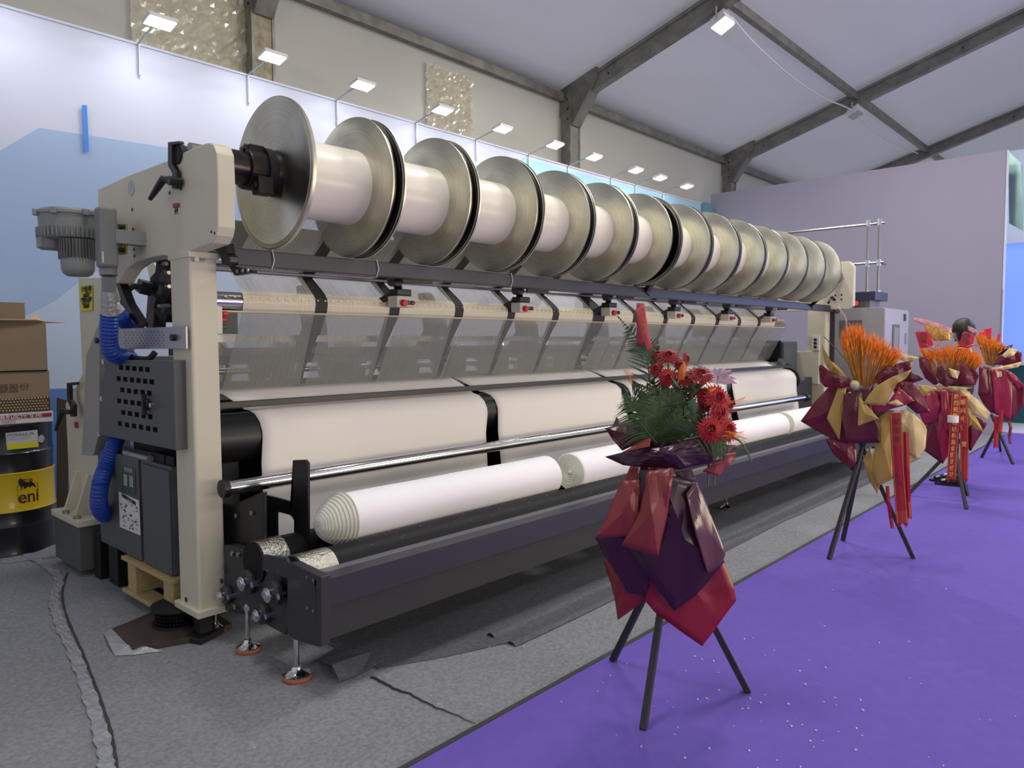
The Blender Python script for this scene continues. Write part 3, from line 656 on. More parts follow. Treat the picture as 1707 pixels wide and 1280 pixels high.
# near end plates
def side(pts, X, th, m=DARK, name='end_plate', bevel=.004, par=MC): b = BM(); plate(b, [z3(*q) for q in pts], X, th); return new(name, b, m, par, bevel=bevel)
EP = side([(570, 610), (600, 612), (640, 625), (735, 650), (735, 690), (770, 700), (845, 712), (845, 735), (870, 745), (870, 905), (840, 1010), (700, 930), (600, 905), (570, 900)], 1.70, .05)
side([(738, 652), (845, 668), (858, 690), (850, 760), (738, 720)], 1.675, .02)
side([(850, 690), (870, 688), (1000, 752), (1000, 1062), (985, 1062), (880, 1030), (850, 1000)], 1.655, .045)
b = BM(); p0 = onx(*z3(1000, 752), 1.655); b2 = box(b, 1.655, 1.71, 2.615, 2.63, .23, .515); new('end_cap', b, BEAMP, MC, bevel=.002)
side([(562, 425), (600, 432), (745, 372), (745, 620), (720, 632), (600, 612), (562, 600)], 1.76, .02, BLACK, 'inner_panel')
b = BM()
for q in [(628, 478), (697, 466)]:
    c = onx(*z3(*q), 1.757); cyl(b, c, c-Vector((.01, 0, 0)), .012, n=10)
islands('bolt', b, BOLT, MC)
# roll stop arm with its cut-out (five strips round the opening, one mesh)
b = BM()
ringo = [(745, 385), (800, 398), (866, 416), (875, 405), (875, 232), (930, 230), (942, 245), (942, 640), (915, 675), (850, 662), (800, 640), (745, 612)]
ringi = [(802, 470), (806, 461), (830, 467), (860, 475), (872, 484), (880, 500), (880, 540), (880, 590), (875, 600), (840, 606), (804, 614), (802, 540)]
for X in (1.93,):
    O = [onx(*z3(*q), X) for q in ringo]; I = [onx(*z3(*q), X) for q in ringi]; n = len(O); d = Vector((.012, 0, 0))
    vo = [b.verts.new(p) for p in O]; vi = [b.verts.new(p) for p in I]; vo2 = [b.verts.new(p+d) for p in O]; vi2 = [b.verts.new(p+d) for p in I]
    for i in range(n):
        j = (i+1) % n
        b.faces.new((vo[i], vo[j], vi[j], vi[i])); b.faces.new((vo2[j], vo2[i], vi2[i], vi2[j])); b.faces.new((vo[j], vo[i], vo2[i], vo2[j])); b.faces.new((vi[i], vi[j], vi2[j], vi2[i]))
new('roll_stop_arm', b, BLACK, MC)
for q, r_ in [((690, 770), 1), ((805, 820), 1), ((755, 910), .85), ((592, 828), .8)]:
    c = onx(*z3(*q), 1.70 if q[0] != 805 else 1.68)
    b = BM(); cyl(b, c, c-Vector((.03, 0, 0)), .062*r_, n=8); F_ = new('bearing_flange', b, DARK, MC, bevel=.006)
    b = BM(); cyl(b, c-Vector((.028, 0, 0)), c-Vector((.055, 0, 0)), .034*r_, n=24); cyl(b, c-Vector((.05, 0, 0)), c-Vector((.062, 0, 0)), .022*r_, n=24); new('shaft_end', b, CHROME, F_, bevel=.003)
    for a in (.2, PI+.5):
        e = c+Vector((0, -math.cos(a)*.072*r_, math.sin(a)*.03)); b = BM(); cyl(b, e-Vector((.0, 0, 0)), e-Vector((.035, 0, 0)), .016*r_, n=6); islands('bolt', b, CHROME, F_)
b = BM()
for q in [(612, 645), (638, 650), (575, 720), (560, 768), (640, 772), (625, 882)]:
    c = onx(*z3(*q), 1.698); cyl(b, c, c-Vector((.012, 0, 0)), .013, n=10)
for q in [(940, 752), (967, 765), (942, 888), (968, 902)]:
    c = onx(*z3(*q), 1.655); cyl(b, c, c-Vector((.004, 0, 0)), .008, n=10)
c = ony(*z3(1003, 892), 2.614); cyl(b, c, c-Vector((0, .004, 0)), .009, n=10)
islands('bolt', b, BOLT, MC)
# far end plate of the roll-up unit
b = BM(); box(b, 9.95, 10.0, 2.6, 3.5, .2, .62); new('end_plate', b, DARK, MC, bevel=.004)
# leveling feet
ORG = mat('orange rubber pad', (190, 82, 40), .6)
def foot(x, y, ztop, s=1, pad=True):
    b = BM(); cyl(b, (x, y, .06), (x, y, ztop), .0125*s, n=12)
    cyl(b, (x, y, ztop-.03), (x, y, ztop-.01), .024*s, n=6); lathe(b, [(.012, .062*s), (.022, .062*s), (.026, .05*s), (.042, .026*s), (.058, .018*s)], (x, y, 0), 'Z', 24)
    o = new('leveling_foot', b, CHROME, MC, smooth=True)
    if pad:
        b = BM(); cyl(b, (x, y, .004), (x, y, .014), .064*s, n=24); new('rubber_pad', b, ORG, o)
for x, y, zt, s, p in [(1.70, 2.86, .235, 1, 1), (1.70, 3.30, .235, .9, 1), (1.70, 3.64, .16, .8, 1), (6.03, 2.92, .37, .85, 0), (9.9, 2.95, .22, .9, 0)]: foot(x, y, zt, s, p)
# black strapped leg under the near post
b = BM(); box(b, 1.60, 1.67, 3.60, 3.67, .02, .15); boxc(b, (1.63, 3.62, .015), (.17, .12, .03), Euler((0, 0, .4)).to_matrix()); new('leg_block', b, RUBBER, MC, bevel=.006)
# --- rear leg of the near frame
b = BM(); P = [(130, 462), (175, 462), (180, 560), (176, 700), (172, 770), (160, 845), (130, 848), (116, 832), (109, 672), (123, 652), (137, 622), (134, 560)]
plate(b, P, 1.66, .16); new('rear_post', b, CREAM, MC, bevel=.006)
b = BM(); P = [z2(*q) for q in [(437, 160), (442, 172), (440, 640), (415, 745), (362, 742), (383, 296)]]; plate(b, P, 1.56, .05); new('gusset', b, mat('gusset grey with painted shade', (150, 148, 142), .5), MC, bevel=.003)  # grey tone includes the shade lying on this angled plate
b = BM(); P = [onz(*z2(*q), .375) for q in [(240, 925), (345, 972), (432, 962), (330, 920)]]
c = onx(130, 850, 1.62); box(b, 1.52, 1.80, 5.12, 5.66, .33, .37); new('base_plate', b, CREAM, MC, bevel=.003)
for (yy, xx) in ((5.28, 1.58), (5.5, 1.58)):
    b = BM(); prism(b, [(xx, yy, .37), (xx-.03, yy, .37), (xx, yy, .62)] if False else [(1.66, yy, .37), (1.555, yy, .37), (1.64, yy, .63), (1.66, yy, .63)], (0, .03, 0)); new('rib', b, CREAM, MC)
    b = BM(); cyl(b, (1.545, yy-.07, .37), (1.545, yy-.07, .39), .022, n=6); islands('bolt', b, BOLT, MC)
b = BM(); box(b, 1.53, 1.80, 5.14, 5.64, .04, .33); new('foot_box', b, DGREY, MC, bevel=.006)
b = BM(); box(b, 1.80, 2.3, 4.6, 5.6, .0, .30); box(b, 1.60, 1.70, 5.0, 5.1, 0, .3); new('foot_block', b, BLACK, MC, bevel=.006)
# strap bracket + lever on the rear leg, like the one up front
b = BM(); plate(b, [z2(*q) for q in [(296, 422), (338, 418), (340, 430), (308, 434), (310, 490), (328, 520), (328, 572), (312, 572), (312, 530), (298, 500)]], 1.60, .02); new('strap_bracket', b, BLACK, MC)
c0, c1, c2 = onx(*z2(315, 552), 1.58), onx(*z2(278, 548), 1.56), onx(*z2(248, 632), 1.54)
b = BM(); tube(b, [c0, c1, c1.lerp(c2, .4), c2], [.016, .02, .017, .011], 10); new('clamp_lever', b, BLACK, MC, smooth=True)
c = onx(*z2(328, 622), 1.64); b = BM(); boxc(b, (1.655, c.y, c.z+.02), (.004, .06, .04)); new('sticker', b, MATS['dark red sticker'], MC)
# yellow label
P = [onx(*z1(*q), 1.652) for q in [(404, 842), (467, 838), (469, 966), (408, 973)]]
b = BM(); prism(b, P, (.003, 0, 0)); YL = new('warning_label', b, mat('yellow label', (214, 206, 30), .5), MC)
for k, t_ in enumerate(['安全操作须知', '一二三四五六七', '开机前检查', '严禁触摸运动部件', '注意安全生产', '停机检修']):
    cc = onx(*z1(438, 858+k*18), 1.6505); text('lettering', t_, .028 if k else .034, BLACKTXT, frame(cc, (0, -1, 0), (0, 0, 1)), YL, sx=.95)
# --- aluminium cross plate with holes
P = [z1(*q) for q in [(500, 1064), (944, 1048), (946, 1162), (500, 1164)]]
b = BM(); plate(b, P, 1.555, .008); AP = new('cross_plate', b, ZINC, MC, bevel=.001)
b = BM()
for i in range(11):
    for k in range(6):
        c = onx(*z1(632+i*19+(k % 2)*8, 1078+k*14), 1.554); cyl(b, c, c+Vector((.002, 0, 0)), .004, n=6)
new('hole', b, DARK, AP, kind='stuff')
for q in [(888, 1105), (503, 1120)]:
    c = onx(*z1(*q), 1.553); b = BM(); cyl(b, c, c-Vector((.02, 0, 0)), .017, n=6); islands('bolt', b, BLACK, AP)
SLOTM = mat('slot shadow black', (6, 6, 8), .9, spec=.1)
# --- louvred cover box
lbm = [z2(*q) for q in [(468, 320), (770, 322), (780, 722), (438, 652)]]
L0 = [onx(*q, 1.52) for q in lbm]
b = BM(); prism(b, L0, (.16, 0, 0)); LB = new('louvred_cover', b, DGREY, MC, bevel=.004)
rows = [((70, 128), 5, 44), ((54, 202), 6, 44), ((78, 278), 5, 45), ((57, 350), 5, 44), ((84, 428), 5, 45), ((62, 502), 6, 47)]
for (x, y), n_, st in rows:
    for i in range(n_):
        px = 180+(x+16+i*st)*.25; py = 580+(y+i*(2+y*.012))*.25+.5
        b = BM(); c = onx(px, py, 1.518); boxc(b, (1.519, c.y, c.z), (.004, .05, .026)); new('slot', b, SLOTM, LB, bevel=.008)
c = onx(*z2(660, 517), 1.518); b = BM(); cyl(b, c, c-Vector((.02, 0, 0)), .03, n=20); bar(b, c+Vector((-.022, 0, .055)), c+Vector((-.022, 0, -.055)), .024, .016); new('latch', b, BLACK, LB, bevel=.003)
c = onx(*z2(684, 520), 1.50); b = BM(); cyl(b, c, c-Vector((.02, 0, 0)), .012); new('key', b, CHROME, LB)
b = BM()
for q in [(463, 328), (455, 492), (445, 648)]:
    c = onx(*z2(*q), 1.53); cyl(b, c+Vector((0, .012, -.014)), c+Vector((0, .012, .014)), .01, n=10)
islands('hinge', b, BOLT, LB)
b = BM(); tube(b, catmull([onx(*z2(580, 300), 1.60), onx(*z2(600, 312), 1.58), onx(*z2(660, 315), 1.58), onx(*z2(690, 285), 1.6)], 5), .016, 8); new('carry_handle', b, RUBBER, MC)
# things seen in the opening above the box
b = BM(); prism(b, [onx(*z1(*q), 1.85) for q in [(790, 715), (862, 715), (862, 960), (840, 1030), (800, 1010), (770, 950), (770, 900), (755, 880), (758, 800), (785, 770)]], (.2, 0, 0)); new('gearbox', b, RUBBER, MC, bevel=.012)
b = BM(); prism(b, [onx(*z1(*q), 1.9) for q in [(748, 880), (790, 880), (780, 1060), (735, 1055)]], (.08, 0, 0)); new('cast_arm', b, BLACK, MC, bevel=.01)
b = BM()
for q, s_ in [((735, 850), .06), ((850, 800), .05), ((800, 930), .05), ((835, 870), .045), ((850, 960), .04)]:
    c = onx(*z1(*q), 1.80); boxc(b, c, (s_*1.2, s_*1.5, s_*1.3), Euler((.3, .2, 0)).to_matrix())
islands('cast_bracket', b, DARK, MC, bevel=.006)
for q in [(822, 945), (845, 730), (858, 775), (860, 845), (855, 942)]:
    c = onx(*z1(*q), 1.75); b = BM(); cyl(b, c, c+Vector((0, .04, 0)), .011, n=8); islands('bolt', b, BOLT, MC)
b = BM(); plate(b, [z1(*q) for q in [(742, 722), (775, 716), (800, 760), (762, 815)]], 1.95, .05); new('rear_brace', b, CREAM, MC)
b = BM(); tube(b, catmull([onx(*z1(*q), 1.70) for q in [(715, 850), (680, 845), (645, 870), (628, 920), (640, 980), (680, 1030), (720, 1060)]], 6), .018, 10); new('cable_conduit', b, RUBBER, MC, smooth=True)
b = BM(); plate(b, [z1(*q) for q in [(585, 825), (608, 832), (645, 930), (706, 1025), (706, 1050), (690, 1045), (622, 945)]], 1.60, .05); new('hose_guard', b, BLACK, MC, bevel=.004)
# --- blower motor (side channel blower)
def atpx(px, py, X): return onx(px, py, X)
BX = 1.36; hc_ = atpx(119, 378, BX); BY = hc_.y; pxs = (fwd.x*BX+fwd.y*BY)/FPX
HR = 59*pxs*.84; zt = atpx(119, 350, BX).z; zr = hc_.z-.03; zh = hc_.z+.02
b = BM(); lathe(b, [(zt, 0), (zt, HR*.55), (zt-.006, HR*.9), (zt-.02, HR*.97), (zt-.02, HR), (zt-.035, HR), (zt-.036, HR*.95), (zr, HR*.93), (zr-.04, HR*.88), (zr-.055, HR*.6), (zr-.055, 0)], (BX, BY, 0), 'Z', 48); BW = new('blower', b, MOTOR, MC, smooth=True)
b = BM()
for k in range(44):
    a = 2*PI*k/44; boxc(b, (BX+math.cos(a)*HR*.925, BY+math.sin(a)*HR*.925, zr-.012), (.03, .005, .05), Euler((0, 0, a)).to_matrix())
new('cooling_rib', b, MOTOR, BW, kind='stuff')
for k in range(7):
    a = 2*PI*k/7+.35; b = BM(); boxc(b, (BX+math.cos(a)*HR*1.0, BY+math.sin(a)*HR*1.0, zt-.028), (.028, .028, .035), Euler((0, 0, a)).to_matrix()); new('lug', b, MOTOR, BW, bevel=.004)
mcn = atpx(129, 420, BX); my = mcn.y; mr = 28.5*pxs*.87; zm = atpx(129, 433, BX).z; zb = atpx(129, 461, BX).z
b = BM(); cyl(b, (BX, my, zr-.05), (BX, my, zm-.01), mr*.88, n=32)
for k in range(36):
    a = 2*PI*k/36; boxc(b, (BX+math.cos(a)*mr*.92, my+math.sin(a)*mr*.92, (zr-.05+zm)/2), (.03, .004, zr-.05-zm), Euler((0, 0, a)).to_matrix())
new('motor_body', b, mat('motor body grey', (108, 110, 108), .5), BW)
b = BM(); lathe(b, [(zm+.005, mr*.98), (zm, mr*1.0), (zb+.035, mr*.97), (zb+.012, mr*.85), (zb, mr*.6), (zb, 0)], (BX, my, 0), 'Z', 40); new('fan_cowl', b, MOTOR, BW, smooth=True)
tb = atpx(86, 401, 1.27); b = BM(); boxc(b, (1.27, tb.y-.0, tb.z), (.10, .10, .10)); TBX = new('terminal_box', b, MOTOR, BW, bevel=.01)
b = BM(); boxc(b, (1.215, tb.y, tb.z), (.014, .085, .085)); new('terminal_lid', b, MOTOR, BW, bevel=.004)
sc_ = atpx(178, 415, 1.40); sw = 18*(fwd.x*1.4+fwd.y*sc_.y)/FPX; oy0, oy1 = sc_.y-.03, sc_.y+.03; ozb = atpx(178, 447, 1.4).z
b = BM(); box(b, 1.40-sw*.8, 1.40+sw*.8, sc_.y-sw*.72, sc_.y+sw*.72, ozb, zt-.03); new('silencer', b, mat('silencer grey', (116, 118, 116), .45), BW, bevel=.015)
b = BM(); c = onx(*z1(522, 697), 1.40-sw*.8-.002); boxc(b, c, (.003, .018, .055)); new('label_tag', b, WHITEP, BW)
b = BM(); plate(b, [z1(*q) for q in [(596, 530), (638, 530), (640, 680), (600, 686)]], 1.50, .01); BK = new('mounting_plate', b, mat('yellow zinc plate', (150, 142, 84), .35, .6), BW)
c = atpx(200, 400, 1.46); b = BM(); box(b, 1.43, 1.58, c.y-.03, c.y+.04, c.z-.02, c.z+.05); new('mounting_lug', b, MOTOR, BW)
for q in [(626, 545), (626, 660)]:
    c = onx(*z1(*q), 1.5); b = BM(); cyl(b, c, c-Vector((.02, 0, 0)), .014, n=6); new('stud_nut', b, BLACK, BK)
b = BM(); cyl(b, onx(*z1(625, 555), 1.485), onx(*z1(626, 650), 1.485), .007, n=8)
new('stud', b, mat('copper stud', (160, 100, 70), .35, .7), BK)
# pipe connectors and blue hoses
SIL = mat('silver duct tape', (164, 164, 160), .35, .5, bump=.5, bscale=60)
pa, pb, pc, pd = onx(*z1(549, 745), 1.41), onx(*z1(552, 790), 1.41), onx(*z1(554, 870), 1.42), onx(*z1(558, 990), 1.43)
b = BM(); cyl(b, pa, pb, .042, n=20); cyl(b, pb, pc, .034, n=20); new('pipe_connector', b, MOTOR, MC, smooth=True)
b = BM(); tube(b, [pc, pc.lerp(pd, .35), pc.lerp(pd, .7), pd], [.036, .042, .04, .043], 14); tube(b, [pc.lerp(pd, .4), onx(*z1(600, 975), 1.47)], [.034, .038], 12); new('taped_joint', b, SIL, MC, smooth=True)
def hose(pts, r, name='corrugated_hose'):
    P = catmull(pts, 4); L = sum((P[i+1]-P[i]).length for i in range(len(P)-1)); n = int(L/.009); Q = []
    acc = [0]
    for i in range(len(P)-1): acc.append(acc[-1]+(P[i+1]-P[i]).length)
    j = 0
    for k in range(n+1):
        s = L*k/n
        while j < len(P)-2 and acc[j+1] < s: j += 1
        Q.append(P[j].lerp(P[j+1], (s-acc[j])/max(1e-6, acc[j+1]-acc[j])))
    b = BM(); tube(b, Q, r, 18, ribs=1); return new(name, b, BLUEH, MC)
hose([onx(*z1(*q), X) for q, X in [((556, 985), 1.43), ((553, 1080), 1.43), ((556, 1150), 1.44), ((578, 1190), 1.47), ((620, 1205), 1.54), ((660, 1215), 1.62)]], .042)
hose([onx(*z1(*q), X) for q, X in [((600, 985), 1.52), ((640, 1030), 1.6), ((670, 1060), 1.66)]], .038)
hose([onx(*z2(*q), X) for q, X in [((520, 660), 1.60), ((500, 720), 1.58), ((470, 800), 1.55), ((445, 880), 1.50), ((440, 960), 1.50), ((462, 1005), 1.56), ((500, 1000), 1.66)]], .044)
# frame rails between near posts
b = BM(); box(b, 1.74, 1.80, 3.777, 4.9, .9, 1.02); new('side_rail', b, BLACK, MC)
# safety railing at far end
b = BM()
for x0, y0 in ((11.2, 3.32), (11.2, 3.17), (11.2, 4.9)): cyl(b, (x0, y0, 2.15), (x0, y0, 3.17), .02, n=10)
for zz in (3.15, 2.6):
    cyl(b, (11.2, 3.10, zz), (11.2, 5.6, zz), .017, n=8)
cyl(b, (11.2, 3.32, 3.19), (11.55, 3.32, 3.19), .02, n=8); cyl(b, (11.2, 3.17, 2.6), (11.5, 3.17, 2.6), .02, n=8)
RA = new('railing', b, STEEL, MC)
for y0 in (3.32, 3.17):
    for zz in (3.17, 2.6, 2.17):
        b = BM(); cyl(b, (11.2, y0, zz-.05), (11.2, y0, zz+.04), .03, n=12); new('clamp', b, CHROME, RA)
b = BM(); box(b, 10.9, 11.5, 3.12, 4.5, 2.06, 2.18); new('platform', b, mat('indigo box paint', (44, 44, 66), .4), MC, bevel=.005)
b = BM(); box(b, 10.95, 11.4, 3.2, 4.4, 1.956, 2.06); new('platform_support', b, MATS['grey bar'], MC)
b = BM(); cyl(b, (10.92, 3.42, 2.02), (10.85, 3.35, 2.02), .035); new('red_cap', b, RED, MC)
# ================================================================== THINGS ON THE MACHINE
ordn = ['nearest warp beam, its outer flange clamped by a dark collar', 'second warp beam from the near end', 'third warp beam from the near end', 'fourth warp beam from the near end', 'fifth warp beam from the near end', 'sixth warp beam from the near end, before the wider gap', 'seventh warp beam, just after the wider gap', 'sixth warp beam from the far end', 'fifth warp beam from the far end', 'fourth warp beam from the far end', 'third warp beam from the far end', 'next to last warp beam at the far end', 'furthest warp beam, against the far cream side plate']
def flange_bm(x, s):
    R = .379; b = BM()
    lathe(b, [(0, .09), (0, R-.035), (.004*-s, R-.03), (.004*-s, R-.024), (-.002*s, R-.02), (-.004*s, R-.006), (0, R), (.016*s, R), (.018*s, R-.004), (.018*s, .09)], (x, AY, AZ), 'X', 96); return b
def yarn_sheet(xa, xb, xa2, xb2):
    me = bpy.data.meshes.new('yarn_sheet'); V = []; F = []; UV = []
    n = len(PATH); NX = 4
    for i, (y, z) in enumerate(PATH):
        k = 1 if i == n-1 else 0
        for c in range(NX+1):
            u = c/NX; V.append((xa+(xa2-xa)*k+((xb+(xb2-xb)*k)-(xa+(xa2-xa)*k))*u, y, z)); UV.append((u*(xb-xa)*2, i/n))
    for i in range(n-1):
        for c in range(NX): F.append((i*(NX+1)+c, i*(NX+1)+c+1, (i+1)*(NX+1)+c+1, (i+1)*(NX+1)+c))
    me.from_pydata(V, [], F); uv = me.uv_layers.new(name='UVMap')
    for l in me.loops: uv.data[l.index].uv = UV[l.vertex_index]
    return me
for k in range(13):
    x0, x1 = LX[k], RX[k]; xm = (x0+x1)/2
    t = empty('warp_beam', (xm, AY, AZ), 'aluminium flanged warp beam wound with white yarn, '+ordn[k], 'warp beam', 'warp beams along the top shaft')
    new('flange', flange_bm(x0, -1) if False else flange_bm(x0, 1), FLANGE, t, smooth=True)
    new('flange', flange_bm(x1, -1), FLANGE, t, smooth=True)
    b = BM(); lathe(b, [(x0+.018, .203), ((x0+x1)/2, .2), (x1-.018, .203)], (0, AY, AZ), 'X', 64); new('yarn_winding', b, BARREL, t, smooth=True)
    b = BM(); lathe(b, [(x0-.02, .088), (x0-.02, .11), (x0, .115), (x1, .115), (x1+.02, .11), (x1+.02, .088)], (0, AY, AZ), 'X', 32); new('hub', b, FLRIM, t, smooth=True)
    for xx, s in ((x0, 1), (x1, -1)):
        if k == 0 and s == 1: continue
        b = BM(); R = .379; lathe(b, [(xx-.0015*s, R-.004), (xx-.0015*s, R+.0015), (xx+.006*s, R+.0015), (xx+.006*s, R-.004)], (0, AY, AZ), 'X', 64); new('rim_band', b, FLRIM, t, smooth=True)
    a = x0+.05; c = x1+.02 if k < 12 else x1-.02
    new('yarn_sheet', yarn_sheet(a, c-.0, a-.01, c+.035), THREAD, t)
b = BM(); cyl(b, (1.93, AY, AZ), (9.3, AY, AZ), .085, n=20)
new('shaft', b, STEEL, MC, smooth=True)

# cloth rolls
def roll(x0, x1, cone, lab, y=3.035, z=.622, r=.128, far=False):
    t = empty('cloth_roll', ((x0+x1)/2, y, z-r), lab, 'cloth roll', 'white cloth rolls on the winding rollers')
    b = BM(); N = 56; xs = [x0+(x1-x0)*i/10 for i in range(11)]; V = []
    for x in xs: V.append((x, r*(1+.006*math.sin(x*9))))
    lathe(b, V, (0, y, z), 'X', N); new('wound_fabric', b, ROLLF, t, smooth=True)
    if cone:
        prof = [(x0, r)]; n = 13
        for i in range(1, n+1):
            u = i/n; rr = r*(1-u**1.25)+.012; xx = x0-.155*math.sin(u*PI/2)**1.1
            prof.append((xx, rr+.0065)); prof.append((xx-.002, rr-.002))
        prof.append((x0-.152, .0))
        b = BM(); lathe(b, prof, (0, y, z), 'X', N)
        for v in b.verts:
            d = Vector((v.co.y-y, v.co.z-z)); L = d.length
            if L > 1e-4 and v.co.x < x0-.01:
                a = math.atan2(d.y, d.x); f = 1+.05*math.sin(a*7+v.co.x*40)*(1-L/r)
                v.co.y = y+d.x*f; v.co.z = z+d.y*f-.01*(1-L/r)
        new('gathered_end', b, mat('cream selvedge', (214, 212, 198), .9), t, smooth=True)
    else:
        b = BM(); prof = [(x0+.0, r)]
        for i in range(1, 9):
            u = i/9; prof += [(x0-.010, r*(1-u)+.007), (x0-.003, r*(1-u)+.001)]
        prof += [(x0-.022, .012), (x0-.026, .006), (x0-.026, 0)]
        lathe(b, prof, (0, y, z), 'X', N); new('layered_end', b, mat('cream layers', (246, 246, 232), .9), t, smooth=True)
    b = BM(); lathe(b, [(x1, r), (x1+.004, r*.6), (x1+.001, 0)], (0, y, z), 'X', N); new('layered_end', b, MATS.get('cream selvedge') or ROLLF, t, smooth='all')
roll(2.09, 3.665, True, 'white cloth roll with gathered conical end, nearest on the black rollers')
roll(3.87, 5.55, False, 'white cloth roll partly behind the front flower stand', y=2.995, r=.127)
roll(5.72, 7.42, False, 'white cloth roll right of the front flower stand', r=.128)
roll(7.56, 9.3, False, 'furthest white cloth roll, beside the second flower stand', r=.13)

# ================================================================== NEAR LEFT THINGS
# grey electrical cabinet on its pallet
P = [z2(*q) for q in [(487, 722), (640, 755), (785, 772), (790, 1275), (655, 1215), (468, 1108)]]
t = empty('control_cabinet', (1.75, 4.4, .25), 'dark grey electrical cabinet with papers stuck on its door, standing on a pallet', 'cabinet')
b = BM(); box(b, 1.60, 1.98, 3.89, 4.92, .265, .85); new('body', b, DGREY, t, bevel=.006)
b = BM(); box(b, 1.585, 1.60, 4.29, 4.92, .27, .85); new('door', b, DGREY, t, bevel=.004)
b = BM(); box(b, 1.587, 1.60, 3.89, 4.25, .27, .83); new('side_door', b, DGREY, t, bevel=.004)
PG = mat('green printed sheet', (64, 78, 66), .5)
def onplate(pts, X, m, nm, par): b = BM(); plate(b, pts, X, .002); return new(nm, b, m, par)
a4 = [z2(*q) for q in [(538, 787), (600, 805), (603, 920), (541, 905)]]
g = onplate(a4, 1.581, PG, 'notice', t)
def rot4(pts):
    return pts
def quad_pt(Q, u, v): return Q[0].lerp(Q[1], u).lerp(Q[3].lerp(Q[2], u), v)
Q = [onx(*q, 1.579) for q in a4]
b = BM()
for i in range(2):
    for k in range(3):
        c = quad_pt(Q, .3+.42*i, .38+.14*k); boxc(b, c, (.002, .05, .022))
new('print', b, mat('pale print', (150, 158, 150), .6), g)
c = quad_pt(Q, .5, .12); text('lettering', '使用说明', .03, mat('pale ink', (170, 176, 168), .6), frame(c, (0, -1, 0), (0, 0, 1)), g)
a5 = [z2(*q) for q in [(527, 905), (617, 945), (624, 1100), (533, 1062)]]
g = onplate(a5, 1.582, WHITEP, 'notice', t); Q = [onx(*q, 1.580) for q in a5]
text('lettering', '机械操作安全规程', .026, BLACKTXT, frame(quad_pt(Q, .5, .1), (0, -1, -.12), (0, 0, 1)), g)
b = BM()
for i in range(42):
    u, v = random.uniform(.1, .9), random.uniform(.2, .95); c = quad_pt(Q, u, v); s = random.uniform(.003, .012)
    boxc(b, c, (.001, s*2, s*random.uniform(.3, 1.3)))
new('drawing', b, mat('grey ink', (80, 80, 84), .6), g, kind='stuff')
b = BM(); box(b, 1.62, 1.9, 3.9, 4.0, .85, .9); box(b, 1.62, 1.85, 4.02, 4.2, .85, .90); new('cable_gland', b, RUBBER, t, bevel=.006)
b = BM(); cyl(b, (1.60, 4.15, .865), (1.60, 4.5, .865), .02); new('hinge_bar', b, ZINC, t)
# pallet
t = empty('pallet', (1.75, 4.4, 0), 'pale wooden pallet under the grey cabinet', 'pallet')
for (y0, y1) in ((3.86, 3.98), (4.36, 4.48)):
    b = BM(); box(b, 1.56, 2.02, y0, y1, .10, .20) if False else box(b, 1.58, 2.0, y0, y1, .07, .24); new('block', b, WOOD, t, bevel=.003)
b = BM(); box(b, 1.62, 1.95, 4.75, 4.9, .01, .262); new('support_block', b, BLACK, t)
for i in range(3):
    x0 = 1.56+i*.17; b = BM(); box(b, x0, x0+.11, 3.84, 4.52, .24, .262); new('plank', b, WOOD, t, bevel=.002)
    b = BM(); box(b, x0, x0+.11, 3.84, 4.52, .05, .07); new('plank', b, WOOD, t, bevel=.002)
# rusty steel plate
P = [onz(x, y, 0) for x, y in [(186, 1052), (222, 1085), (335, 1055), (345, 1020), (247, 1028)]]
b = BM(); prism(b, [(1.33, 4.02, .001), (1.31, 3.69, .001), (1.60, 3.58, .001), (1.78, 3.62, .001), (1.80, 4.02, .001), (1.55, 4.10, .001)], (0, 0, .028)); tag(new('steel_plate', b, RUST, bevel=.002), 'dark rusty steel plate lying on the carpet before the near post', 'steel plate')
b = BM(); V = [b.verts.new((x, y, z)) for x, y, z in [(1.24, 3.72, .003), (1.26, 3.86, .02), (1.30, 4.05, .006), (1.33, 4.02, .028), (1.31, 3.75, .026), (1.30, 3.66, .004), (1.42, 3.60, .003), (1.36, 3.66, .026)]]
for f in ((0, 1, 4), (1, 2, 3), (1, 3, 4), (0, 4, 5), (5, 4, 7), (5, 7, 6)): b.faces.new([V[i] for i in f])
tag(new('plastic_scrap', b, TAPE, solid=.001), 'torn clear plastic along the rusty plate edge', 'plastic scrap')
# chain spool
sc = onz(290, 1020, .03); sc = Vector((1.60, 3.85, .029))
t = empty('chain_reel', sc, 'black reel wound with glossy chain standing on the rusty plate', 'reel')
b = BM(); cyl(b, sc+Vector((0, 0, .088)), sc+Vector((0, 0, .10)), .135, n=40); new('top_disc', b, RUBBER, t, bevel=.003)
b = BM(); cyl(b, sc, sc+Vector((0, 0, .012)), .125, n=40); new('bottom_disc', b, RUBBER, t)
b = BM(); cyl(b, sc, sc+Vector((0, 0, .088)), .08, n=24); new('core', b, BLACK, t)
CH = mat('oiled black chain', (24, 24, 26), .2, .6)
for k in range(4):
    b = BM(); n = 46
    for i in range(n):
        a = 2*PI*i/n; p = sc+Vector((math.cos(a)*.105, math.sin(a)*.105, .022+k*.019)); boxc(b, p, (.018, .013, .017 if i % 2 else .011), Euler((0, 0, a)).to_matrix())
    new('chain_turn', b, CH, t, bevel=.003)
# black plastic heap under the machine
b = BM(); n = 22; V = []
for i in range(n+1):
    r = []
    for k in range(n+1):
        x = 1.75+.9*i/n; y = 4.15+1.0*k/n; e = min(i, n-i, k, n-k)/n*2
        r.append(b.verts.new((x, y, .005+.10*min(1, e*2)*abs(mnoise.noise(Vector((x*6, y*6, 2))))+.02*e)))
    V.append(r)
for i in range(n):
    for k in range(n): b.faces.new((V[i][k], V[i+1][k], V[i+1][k+1], V[i][k+1]))
